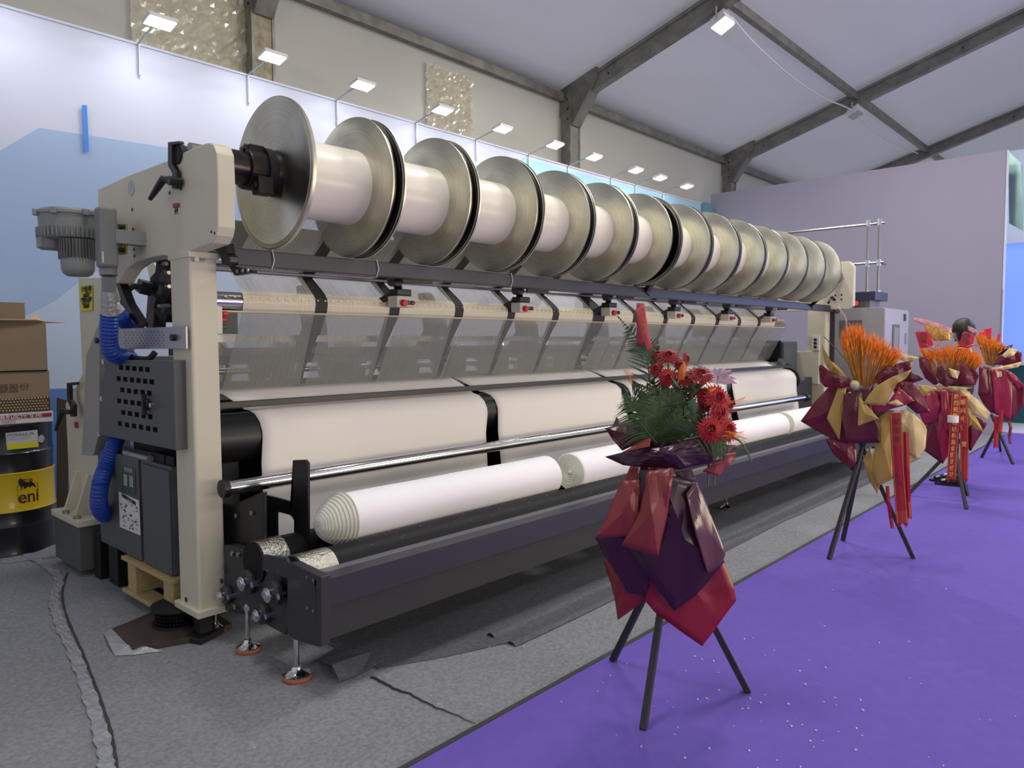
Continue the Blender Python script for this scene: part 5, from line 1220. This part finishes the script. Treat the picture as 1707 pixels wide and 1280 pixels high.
# inner dark foliage mass (individual blades)
b = BM()
for i in range(120):
    x = random.uniform(480, 760); y = random.uniform(560, 900); p = T1(x, y, random.uniform(-.03, .1)); a = random.uniform(0, 6.3); d = Vector((math.cos(a)*.05, math.sin(a)*.05, random.uniform(-.02, .06))); s = d.cross(vd).normalized()*.008
    v = [b.verts.new(p), b.verts.new(p+d*.5+s), b.verts.new(p+d), b.verts.new(p+d*.5-s)]; b.faces.new(v)
new('filler_leaves', b, GREEN, f1, kind='stuff')
# flowers
tw = -vd
def N(a, bz): r = Vector((right.x, right.y, 0)).normalized(); return (tw+r*a+Vector((0, 0, bz))).normalized()
for (x, y, r, m_, a, bz, o) in [(548, 410, .056, GRED, 0, 1.2, .05), (650, 418, .036, GRED, 1.5, .4, .02), (478, 482, .038, GRED, -.8, .8, .05), (490, 400, .036, GRED, -.5, 1.3, .0), (545, 532, .045, GRED2, .2, .1, .09),
                              (738, 520, .062, GRED, .2, 1.1, .08), (652, 545, .038, GRED, 0, .5, .08), (838, 655, .068, GRED2, .5, .5, .10), (770, 640, .045, GRED, -.3, .5, .1), (850, 735, .055, GRED2, .6, .1, .11), (905, 700, .04, GRED, 1.2, .2, .07),
                              (800, 838, .062, GRED2, .1, .25, .15), (890, 838, .066, GRED2, .8, .25, .12), (700, 600, .04, GRED, .1, .6, .06), (760, 700, .035, GRED, -.1, .3, .09), (620, 460, .035, GRED, .3, .6, .05)]:
    gerbera(f1, T1(x, y, o), N(a, bz), r, m_, GCEN)
# orange buds / small orange petals
OB = mat('orange bud', (206, 104, 30), .5, noise=.2, nscale=20)
for q in [((600, 550), (612, 480), (640, 430), (655, 470), (640, 545)), ((760, 640), (790, 600), (830, 590), (820, 625))]:
    sheet(f1, S1, zz7, [(x, y, .1) for x, y in q], OB, 'orange_petal', curl=.012, sub=1)
def spike(x0, y0, x1, y1, o, m=ORGW):
    b = BM(); p0, p1 = T1(x0, y0, o), T1(x1, y1, o); d = p1-p0; n_ = 9
    for i in range(n_):
        p = p0+d*(i/n_)
        for s in (-1, 1):
            e = p+d*.28+d.cross(vd).normalized()*s*d.length*.13; v = [b.verts.new(p), b.verts.new(p.lerp(e, .5)+vd*.004), b.verts.new(e), b.verts.new(p.lerp(e, .5)-vd*.004+d*.06)]; b.faces.new(v)
            e2_ = p+d*.6+d.cross(vd).normalized()*s*d.length*.28; w_ = d.cross(vd).normalized()*.0008; b.faces.new([b.verts.new(p), b.verts.new(p+w_), b.verts.new(e2_)])
    new('wheat_spike', b, m, f1)
for a in [(335, 580, 300, 490, .05), (900, 690, 995, 660, .1), (900, 720, 960, 720, .12), (880, 850, 1000, 900, .17), (900, 870, 985, 860, .16), (860, 880, 960, 890, .17), (800, 640, 790, 590, .13)]: spike(*a)
# lily
LIL = mat('pale pink lily petal', (236, 212, 216), .5, noise=.06, nscale=20); cL = T1(838, 560, .04)
b = BM()
for i in range(11):
    a = -1.2+i*.26+random.uniform(-.08, .08); r_ = Vector((right.x, right.y, 0)).normalized(); d = (Vector((0, 0, 1))*math.cos(a)+r_*math.sin(a)+tw*random.uniform(-.3, .5)).normalized(); L = random.uniform(.06, .085); s = d.cross(tw).normalized()
    q = [cL-d*.01, cL+d*L*.35+s*.011, cL+d*L*.75+s*.008+tw*.012, cL+d*L+tw*.03+s*.012*math.copysign(1, a), cL+d*L*.75-s*.008+tw*.012, cL+d*L*.35-s*.011]; b.faces.new([b.verts.new(p) for p in q])
bmesh.ops.triangulate(b, faces=b.faces); new('lily', b, LIL, f1, solid=.001)
b = BM()
for i in range(5): tube(b, [cL, cL+Vector((0, 0, .05))+Vector((random.uniform(-.02, .02), random.uniform(-.02, .02), .01))], .0012, 4)
new('lily_stamen', b, GREEN2, f1)
# pink greeting card pick
CARDP = mat('salmon red card', (196, 78, 84), .5)
sheet(f1, S1, zz7, [(362, 88, -.01), (408, 92, -.01), (412, 160, -.01), (400, 350, -.01), (362, 335, -.01)], mat('rose card back', (160, 60, 70), .5), 'card_back', curl=.002)
g = sheet(f1, S1, zz7, [(348, 130, .02), (402, 95, .02), (430, 240, .02), (452, 360, .02), (425, 378, .02), (395, 300, .02)], CARDP, 'greeting_card', curl=.004)
for i, (x, y) in enumerate([(383, 150), (392, 185), (402, 225), (412, 262)]): text('lettering', '开业大吉'[i], .022, mat('dull gold print', (190, 120, 80), .5), frame(T1(x, y, .031), (right.x, right.y, 0), (-.25*right.x, -.25*right.y, 1)), g)

# ---------------- stand 2
c2 = Vector((5.40, 1.60, 0)); S2 = mk(c2)
f2 = empty('flower_stand', c2, 'second tripod flower stand, big orange wheat sheaf in maroon and gold paper', 'flower stand')
tripod(f2, [onz(1382, 932, .004), onz(1405, 901, .004), onz(1523, 931, .004)], S2(1438, 745, -.03))
def sh2(pts, m, o, **k): return sheet(f2, S2, zz8, [(p[0], p[1], p[2] if len(p) > 2 else o) for p in pts], m, **k)
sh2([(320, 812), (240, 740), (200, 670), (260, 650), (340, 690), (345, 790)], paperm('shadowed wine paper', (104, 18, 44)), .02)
sh2([(93, 592), (150, 515), (215, 440), (300, 400), (330, 460), (300, 690), (262, 680), (200, 655)], MARO, .04)
sh2([(172, 350), (182, 338), (240, 385), (310, 400), (330, 425), (280, 445), (200, 441), (176, 415)], MARO, .10)
sh2([(185, 250), (200, 300), (260, 350), (302, 402), (270, 405), (225, 375), (200, 335)], GOLDP, .08, curl=.03)
sh2([(265, 420), (300, 425), (275, 560), (264, 678), (235, 625), (209, 578)], GOLDP, .09)
sh2([(285, 470), (330, 455), (420, 425), (405, 520), (440, 620), (443, 688), (370, 690), (297, 688), (275, 570)], MAROD, .13, lab='deep maroon front panel')
sh2([(352, 480), (440, 580), (345, 615)], GOLDP, .145)
sh2([(420, 400), (470, 350), (545, 330), (592, 322), (585, 365), (520, 420), (440, 440)], MARO, .06)
sh2([(540, 400), (580, 365), (600, 380), (640, 405), (600, 420), (530, 440)], MAROD, .03)
sh2([(370, 516), (400, 470), (440, 430), (500, 395), (584, 362), (560, 402), (520, 425), (470, 524)], GOLDP, .16, lab='gold diagonal fold')
sh2([(500, 440), (530, 410), (590, 420), (640, 480), (670, 550), (610, 560), (540, 500), (510, 470)], MARO, .10)
sh2([(480, 510), (530, 440), (600, 500), (560, 520), (430, 556), (380, 525)], PINKG, .13)
sh2([(480, 512), (520, 495), (552, 518), (520, 524)], GOLD2, .17, curl=.01)
sh2([(430, 590), (470, 550), (520, 545), (505, 700), (500, 850), (430, 882), (412, 820), (418, 720)], GOLDP, .08, lab='gold lower sheet')
sh2([(500, 550), (560, 540), (600, 560), (640, 600), (655, 632), (645, 715), (610, 760), (540, 720)], GOLD2, .11, lab='pale gold lower sheet')
sh2([(520, 690), (560, 680), (610, 750), (565, 792), (500, 850)], GOLDP, .09)
sh2([(370, 765), (400, 860), (432, 915), (446, 870), (430, 800), (400, 700)], GOLDP, .05)
sh2([(540, 290), (520, 310), (560, 330), (620, 310)], GOLD2, .0)
wheat(f2, S2, zz8, [(330, 420), (380, 440), (440, 420)], [(268, 215), (285, 175), (320, 150), (370, 168), (430, 205), (490, 235), (530, 262), (538, 300)], 280)
b = BM()
P = catmull([S2(*zz8(x, y), .02) for x, y in [(310, 380), (305, 250), (290, 130), (250, 80), (205, 33)]], 6); tube(b, P, .003, 5)
for i in range(40):
    p = P[min(len(P)-1, 12+int(i*.3))]; e = p+Vector((random.uniform(-.03, .03), random.uniform(-.02, .02), random.uniform(-.06, .01))); v = [b.verts.new(p), b.verts.new(p+Vector((.004, 0, .004))), b.verts.new(e)]; b.faces.new(v)
new('feather', b, mat('pale pink feather', (206, 170, 176), .8), f2)
b = BM(); tube(b, catmull([S2(*zz8(x, y), .05) for x, y in [(340, 410), (300, 330), (240, 260), (195, 215)]], 6), .0035, 5); new('grass_blade', b, GREEN2, f2)
ctr = [(515, 555), (520, 700), (530, 850), (540, 990), (545, 1045)]
ribbon(f2, S2, zz8, ctr, 26, .19); edge_lines(f2, S2, zz8, ctr, 26, .19); 
vtext(f2, S2, zz8, '祝贺展会圆满成功', [(515, 575), (530, 890)], .042, .19, mat('dark print', (58, 16, 24), .6))
ribbon(f2, S2, zz8, [(560, 640), (565, 800), (570, 950), (576, 1020)], 12, .16, mat('bright red ribbon', (170, 20, 34), .35))
ribbon(f2, S2, zz8, [(478, 880), (482, 950), (492, 1020), (500, 1065)], 8, .14, MATS['bright red ribbon'])
b = BM(); bmesh.ops.create_uvsphere(b, u_segments=16, v_segments=10, radius=.03, matrix=Matrix.Translation(S2(*zz8(333, 430), .17))); new('foam_ball', b, mat('glitter cream', (206, 196, 150), .3, bump=1, bscale=200), f2, smooth=True)

# ---------------- stand 3
c3 = Vector((7.85, 1.55, 0)); S3 = mk(c3)
f3 = empty('flower_stand', c3, 'third tripod flower stand with lettered red ribbons and festive cards, in front of the person', 'flower stand')
tripod(f3, [onz(1512, 826, .004), onz(1611, 849, .004), onz(1613, 826, .004)], S3(1590, 745, -.06))
def sh3(pts, m, o, **k): return sheet(f3, S3, zz8, [(p[0], p[1], o) for p in pts], m, **k)
sh3([(690, 455), (640, 490), (655, 590), (636, 720), (725, 782), (745, 700), (735, 470)], MARO, .09, lab='large wine lower sheet')
sh3([(735, 450), (700, 520), (690, 640), (725, 782), (770, 710), (800, 640), (800, 470)], PINKG, .11)
sh3([(640, 480), (690, 455), (720, 520), (690, 600), (640, 610), (622, 560)], PINKG, .12)
sh3([(617, 300), (662, 318), (680, 370), (705, 420), (690, 435), (645, 400), (622, 350)], MARO, .08)
sh3([(800, 560), (860, 560), (922, 602), (850, 725), (810, 700)], MARO, .09)
sh3([(700, 350), (715, 340), (762, 392), (790, 420), (740, 440), (705, 420), (695, 385)], MAROD, .16)
sh3([(760, 390), (800, 335), (860, 355), (885, 385), (870, 432), (800, 430), (760, 420)], MARO, .15)
sh3([(750, 355), (800, 372), (790, 405), (765, 395)], GOLD2, .18, curl=.01)
sh3([(615, 430), (650, 432), (682, 452), (665, 485), (640, 492), (622, 470)], GOLDP, .10)
sh3([(710, 450), (745, 448), (756, 560), (752, 640), (735, 640), (722, 560)], PINKG, .15, lab='glossy front strip')
sh3([(800, 450), (840, 470), (885, 500), (935, 560), (918, 585), (860, 560), (820, 500)], GOLD2, .13)
sh3([(800, 500), (840, 520), (880, 590), (905, 640), (840, 628), (810, 560)], GOLDP, .11)
sh3([(680, 430), (760, 436), (860, 442), (800, 460), (700, 450)], GOLD2, .12)
wheat(f3, S3, zz8, [(690, 400), (760, 410), (850, 390)], [(610, 258), (660, 262), (720, 250), (780, 248), (840, 262), (890, 280), (905, 320)], 260)
La = [(785, 465), (778, 560), (770, 700), (762, 850)]; Lb = [(815, 480), (818, 600), (820, 720), (818, 850)]
ribbon(f3, S3, zz8, Lb, 19, .16); edge_lines(f3, S3, zz8, Lb, 19, .16); ribbon(f3, S3, zz8, La, 21, .19); edge_lines(f3, S3, zz8, La, 21, .19)
vtext(f3, S3, zz8, '热烈祝贺某纺机展会圆满成功'.replace('某', '经'), [(786, 470), (763, 845)], .052, .19)
vtext(f3, S3, zz8, '振兴中特 贺', [(813, 490), (819, 715)], .055, .16)
b = BM(); cC = S3(*zz8(770, 582), .25); cyl(b, cC-Vector((0, 0, .03)), cC+Vector((0, 0, .03)), .045, n=20); new('ribbon_clip', b, WHITEP, f3)
REDC = mat('red festive card', (204, 40, 60), .4); 
for (q, cxy, rot) in (([(603, 200), (610, 192), (655, 190), (664, 200), (682, 248), (672, 262), (630, 268), (620, 262)], (640, 226), -.15), ([(795, 250), (812, 200), (822, 192), (860, 208), (866, 218), (862, 255), (840, 268), (800, 262)], (832, 228), .2)):
    g = sh3(q, REDC, .06, name='festive_card', curl=.004)
    r_ = Vector((right.x, right.y, 0)).normalized(); cc = S3(*zz8(*cxy), .075)
    text('lettering', '發', .105, BLACKTXT, frame(cc, r_+Vector((0, 0, rot)), Vector((0, 0, 1))-r_*rot), g)
FRN = mat('pale pink foil print', (226, 160, 164), .3, .3, noise=.35, nscale=25); GLD = mat('shiny gold foil', (224, 170, 90), .25, .7, noise=.4, nscale=30, bump=.5, bscale=40)
sh3([(588, 140), (600, 132), (640, 138), (700, 155), (760, 180), (764, 200), (700, 188), (640, 165), (610, 152)], FRN, .02, name='festive_topper', curl=.004)
sh3([(640, 165), (690, 170), (755, 200), (760, 232), (690, 236), (668, 215)], GLD, .03, name='festive_topper', curl=.004)
sh3([(835, 168), (860, 178), (885, 198), (860, 200), (838, 188)], FRN, -.02, name='festive_topper', curl=.004)
b = BM()
for (x0, y0, x1, y1, hh) in ((650, 252, 720, 235, 22), (830, 262, 900, 262, -10)):
    tube(b, catmull([S3(*zz8(x0, y0), .09), S3(*zz8((x0+x1)/2, (y0+y1)/2+hh), .1), S3(*zz8(x1, y1), .09)], 6), .006, 6)
new('foil_curl', b, mat('copper foil', (220, 130, 90), .3, .5), f3, smooth=True)

# ---------------- stand 4
c4 = Vector((10.6, 1.62, 0)); S4 = mk(c4)
f4 = empty('flower_stand', c4, 'furthest tripod flower stand at the right edge, wine paper and orange wheat', 'flower stand')
tripod(f4, [onz(1636, 763, .004), onz(1689, 774, .004), onz(1668, 752, .004)], S4(1662, 712, -.06))
def sh4(pts, m, o, **k): return sheet(f4, S4, zz8, [(p[0], p[1], o) for p in pts], m, **k)
sh4([(890, 345), (960, 360), (985, 420), (975, 560), (940, 555), (905, 515), (880, 470)], MARO, .08, lab='maroon lower sheet')
sh4([(940, 360), (1000, 362), (1035, 400), (1030, 592), (990, 575), (955, 560)], PINKG, .11, lab='wine lower sheet')
sh4([(985, 362), (1050, 400), (1090, 435), (1082, 520), (1032, 590), (1010, 480)], MARO, .10)
sh4([(1000, 362), (1045, 385), (1085, 430), (1060, 450), (1020, 400)], PINKG, .13)
sh4([(885, 345), (930, 355), (935, 430), (920, 475), (885, 470)], MARO, .12)
sh4([(925, 362), (1000, 345), (1085, 325), (1060, 352), (1000, 362)], GOLD2, .16, curl=.01)
sh4([(950, 340), (980, 300), (1030, 270), (1075, 285), (1080, 330), (1010, 345)], MARO, .12)
sh4([(985, 300), (1020, 268), (1062, 275), (1040, 300), (1000, 310)], GOLD2, .15, curl=.01)
sh4([(960, 300), (1000, 262), (1035, 250), (1030, 265), (990, 295)], MAROD, .10)
sh4([(960, 370), (985, 372), (988, 392), (966, 398)], GOLD2, .14, curl=.0)
wheat(f4, S4, zz8, [(915, 340), (950, 350), (990, 320)], [(865, 200), (895, 195), (940, 215), (985, 240), (1005, 262)], 200, awn=.07, headlen=.1)
ribbon(f4, S4, zz8, [(962, 570), (962, 640), (960, 705)], 11, .14); ribbon(f4, S4, zz8, [(985, 540), (982, 600), (978, 640)], 10, .16)
ribbon(f4, S4, zz8, [(1016, 585), (1026, 620), (1020, 660), (1024, 690)], 7, .1, mat('brown red ribbon', (120, 50, 56), .4))
sh4([(885, 197), (910, 193), (915, 215), (890, 215)], REDC, .0, name='festive_card', curl=.0); sh4([(908, 183), (942, 174), (942, 228), (915, 222)], REDC, -.02, name='festive_card', curl=.0); sh4([(962, 235), (972, 200), (986, 208), (975, 242)], REDC, .0, name='festive_card', curl=.0)

# ---------------- person behind the third stand
SKIN = mat('skin', (196, 150, 124), .6); HAIR = mat('black hair', (16, 14, 14), .45, bump=.4, bscale=90); SHIRT = mat('black jacket', (26, 26, 30), .8); TROU = mat('black trousers', (34, 30, 34), .8)
pr0 = onz(1597, 808, .004); fd = Vector((-.1, .99, 0)).normalized(); hfd = Vector((.62, .78, 0)).normalized(); hsd = Vector((-hfd.y, hfd.x, 0)); sdv = Vector((-fd.y, fd.x, 0))     # facing, left side
pe = empty('person', pr0, 'person with short black hair standing half hidden behind the third flower stand', 'person')
def L3(f, s, z): return pr0+fd*f+sdv*s+Vector((0, 0, z))
def skinned(name, V, E, m, par, sub=2):
    me = bpy.data.meshes.new(name); me.from_pydata([Vector(v[0])-OFF[par] for v in V], E and [(a, b_) for a, b_ in E], []); me.materials.append(m)
    o = bpy.data.objects.new(name, me); COL.objects.link(o); o.parent = par; OFF[o] = OFF[par]
    md = o.modifiers.new('skin', 'SKIN'); md.use_smooth_shade = True
    if not me.skin_vertices: me.skin_vertices.new() if hasattr(me.skin_vertices, 'new') else None
    sl = me.skin_vertices[0].data
    for i, v in enumerate(V):
        r = v[1]; sl[i].radius = r if isinstance(r, tuple) else (r, r)
    sl[0].use_root = True
    s = o.modifiers.new('sub', 'SUBSURF'); s.levels = sub; s.render_levels = sub; return o
# body: pelvis, spine, legs, arms with hands held in front (one surface)
V = [(L3(0, 0, .90), (.15, .115)), (L3(0, 0, 1.05), (.135, .10)), (L3(.0, 0, 1.22), (.155, .11)), (L3(.0, 0, 1.34), (.13, .09)), (L3(0, 0, 1.42), (.05, .05)), (L3(.02, 0, 1.48), (.048, .05)),
     (L3(0, .09, .82), .09), (L3(.02, .09, .48), .058), (L3(-.02, .09, .09), .038), (L3(0, -.09, .82), .09), (L3(.04, -.09, .48), .058), (L3(.05, -.09, .09), .038),
     (L3(0, .17, 1.36), .052), (L3(.0, .22, 1.10), .042), (L3(.17, .17, .98), .03), (L3(.25, .13, 1.0), .022), (L3(0, -.17, 1.36), .052), (L3(.0, -.22, 1.10), .042), (L3(.17, -.17, .98), .03), (L3(.25, -.13, 1.0), .022)]
E = [(0, 1), (1, 2), (2, 3), (3, 4), (4, 5), (0, 6), (6, 7), (7, 8), (0, 9), (9, 10), (10, 11), (3, 12), (12, 13), (13, 14), (14, 15), (3, 16), (16, 17), (17, 18), (18, 19)]
skinned('body', V, E, SKIN, pe)
Vs = [(L3(0, 0, .88), (.165, .13)), (L3(0, 0, 1.05), (.15, .12)), (L3(.0, 0, 1.22), (.17, .125)), (L3(.0, 0, 1.36), (.14, .10)), (L3(0, 0, 1.41), (.07, .065)), (L3(0, .18, 1.36), .066), (L3(.0, .23, 1.10), .055), (L3(.15, .18, .99), .042), (L3(0, -.18, 1.36), .066), (L3(.0, -.23, 1.10), .055), (L3(.15, -.18, .99), .042)]
skinned('jacket', Vs, [(0, 1), (1, 2), (2, 3), (3, 4), (3, 5), (5, 6), (6, 7), (3, 8), (8, 9), (9, 10)], SHIRT, pe)
Vt = [(L3(0, 0, .92), (.16, .125)), (L3(0, .09, .80), .10), (L3(.02, .09, .48), .076), (L3(-.02, .09, .12), .062), (L3(0, -.09, .80), .10), (L3(.04, -.09, .48), .076), (L3(.05, -.09, .12), .062)]
skinned('trousers', Vt, [(0, 1), (1, 2), (2, 3), (0, 4), (4, 5), (5, 6)], TROU, pe)
for s, f in ((.09, -.02), (-.09, .05)):
    b = BM(); tube(b, [L3(f*.5, s*1.0-(.06 if s < 0 else -.06), .8), L3(f, s-(.075 if s < 0 else -.075), .45), L3(f, s-(.062 if s < 0 else -.062), .10)], .010, 6); new('side_stripe', b, WHITEP, pe)
# hands with five fingers
for s in (1, -1):
    b = BM(); w_ = L3(.26, .13*s, 1.0)
    Vh = [(L3(.22, .14*s, .99), (.024, .018)), (L3(.27, .125*s, .995), (.034, .016)), (L3(.31, .115*s, 1.0), (.036, .013))]; Eh = [(0, 1), (1, 2)]
    for k, ln in enumerate((.062, .072, .068, .052)):
        o = (k-1.5)*.018; i0 = len(Vh); Vh += [(L3(.325, .115*s+o, 1.0), .009), (L3(.325+ln*.5, .112*s+o, .995), .0085), (L3(.325+ln*.85, .11*s+o, .975), .007)]; Eh += [(2, i0), (i0, i0+1), (i0+1, i0+2)]
    i0 = len(Vh); Vh += [(L3(.27, (.125-.035)*s, 1.005), .0105), (L3(.30, (.125-.055)*s, 1.0), .009), (L3(.325, (.125-.06)*s, .992), .008)]; Eh += [(1, i0), (i0, i0+1), (i0+1, i0+2)]
    skinned('hand', Vh, Eh, SKIN, pe, 1)
# head, face, hair
hc = L3(.0, 0, 1.575); Rf = Matrix((fd, sdv, Vector((0, 0, 1)))).transposed().to_4x4(); Rz = Matrix((hfd, hsd, Vector((0, 0, 1)))).transposed().to_4x4()
b = BM(); bmesh.ops.create_uvsphere(b, u_segments=28, v_segments=20, radius=1)
for v in b.verts:
    x, y, z = v.co; jaw = 1-.28*max(0, -z)**1.3; v.co = Vector((x*.098*(1-.10*max(0, -z))+(.012 if z < -.3 and x > 0 else 0), y*.078*jaw, z*.118))
    if x > .8 and abs(y) < .25 and -.35 < z < .15: v.co.x += .016*(1-abs(y)*4)*(1 if z < -.05 else .5)
b.transform(Matrix.Translation(hc) @ Rz); new('head', b, SKIN, pe, smooth='all')
for s in (1, -1):
    b = BM(); bmesh.ops.create_uvsphere(b, u_segments=12, v_segments=8, radius=1, matrix=Matrix.Translation(hc) @ Rz @ Matrix.Translation((-.005, .08*s, -.01)) @ Matrix.Diagonal((.02, .009, .032, 1))); new('ear', b, SKIN, pe, smooth='all')
    b = BM(); bmesh.ops.create_uvsphere(b, u_segments=12, v_segments=8, radius=.012, matrix=Matrix.Translation(hc) @ Rz @ Matrix.Translation((.087, .032*s, .008))); new('eye', b, BLACKTXT, pe, smooth='all')
b = BM(); boxc(b, (0, 0, 0), (.008, .045, .009)); b.transform(Matrix.Translation(hc) @ Rz @ Matrix.Translation((.093, 0, -.058))); new('mouth', b, mat('lips', (160, 90, 84), .5), pe, bevel=.003)
b = BM(); bmesh.ops.create_uvsphere(b, u_segments=32, v_segments=24, radius=1)
for v in b.verts:
    x, y, z = v.co; k = 1+.02*mnoise.noise(v.co*6); v.co = Vector((x*.115*k-.008, y*.097*k, z*.128*k+.012))
bmesh.ops.delete(b, geom=[v for v in b.verts if (v.co.x > .05 and v.co.z < .055) or v.co.z < -.095 or (abs(v.co.y) > .06 and v.co.z < -.01 and v.co.x > -.02)], context='VERTS')
b.transform(Matrix.Translation(hc) @ Rz); new('hair', b, HAIR, pe, smooth='all', solid=.012)
for s, f in ((.09, -.02), (-.09, .05)):
    Vf = [(L3(f-.02, s, .07), .045), (L3(f+.05, s, .055), .045), (L3(f+.13, s, .038), .038), (L3(f+.19, s, .032), .03)]
    sh_ = skinned('shoe', Vf, [(0, 1), (1, 2), (2, 3)], SHIRT, pe)
    b = BM(); prism(b, [L3(f-.07, s-.035, 0), L3(f-.07, s+.035, 0), L3(f+.12, s+.045, 0), L3(f+.21, s+.025, 0), L3(f+.225, s, 0), L3(f+.21, s-.025, 0), L3(f+.12, s-.045, 0)], (0, 0, .022)); new('sole', b, BLACK, sh_, bevel=.004)
    for (ff, dz_) in ((.07, .088), (.14, .062)):
        b = BM(); boxc(b, (0, 0, 0), (.04, .075, .016)); b.transform(Matrix.Translation(L3(f+ff, s, dz_-.004)) @ Rf @ Euler((0, .35, 0)).to_matrix().to_4x4()); new('white_patch', b, WHITEP, sh_, bevel=.006)
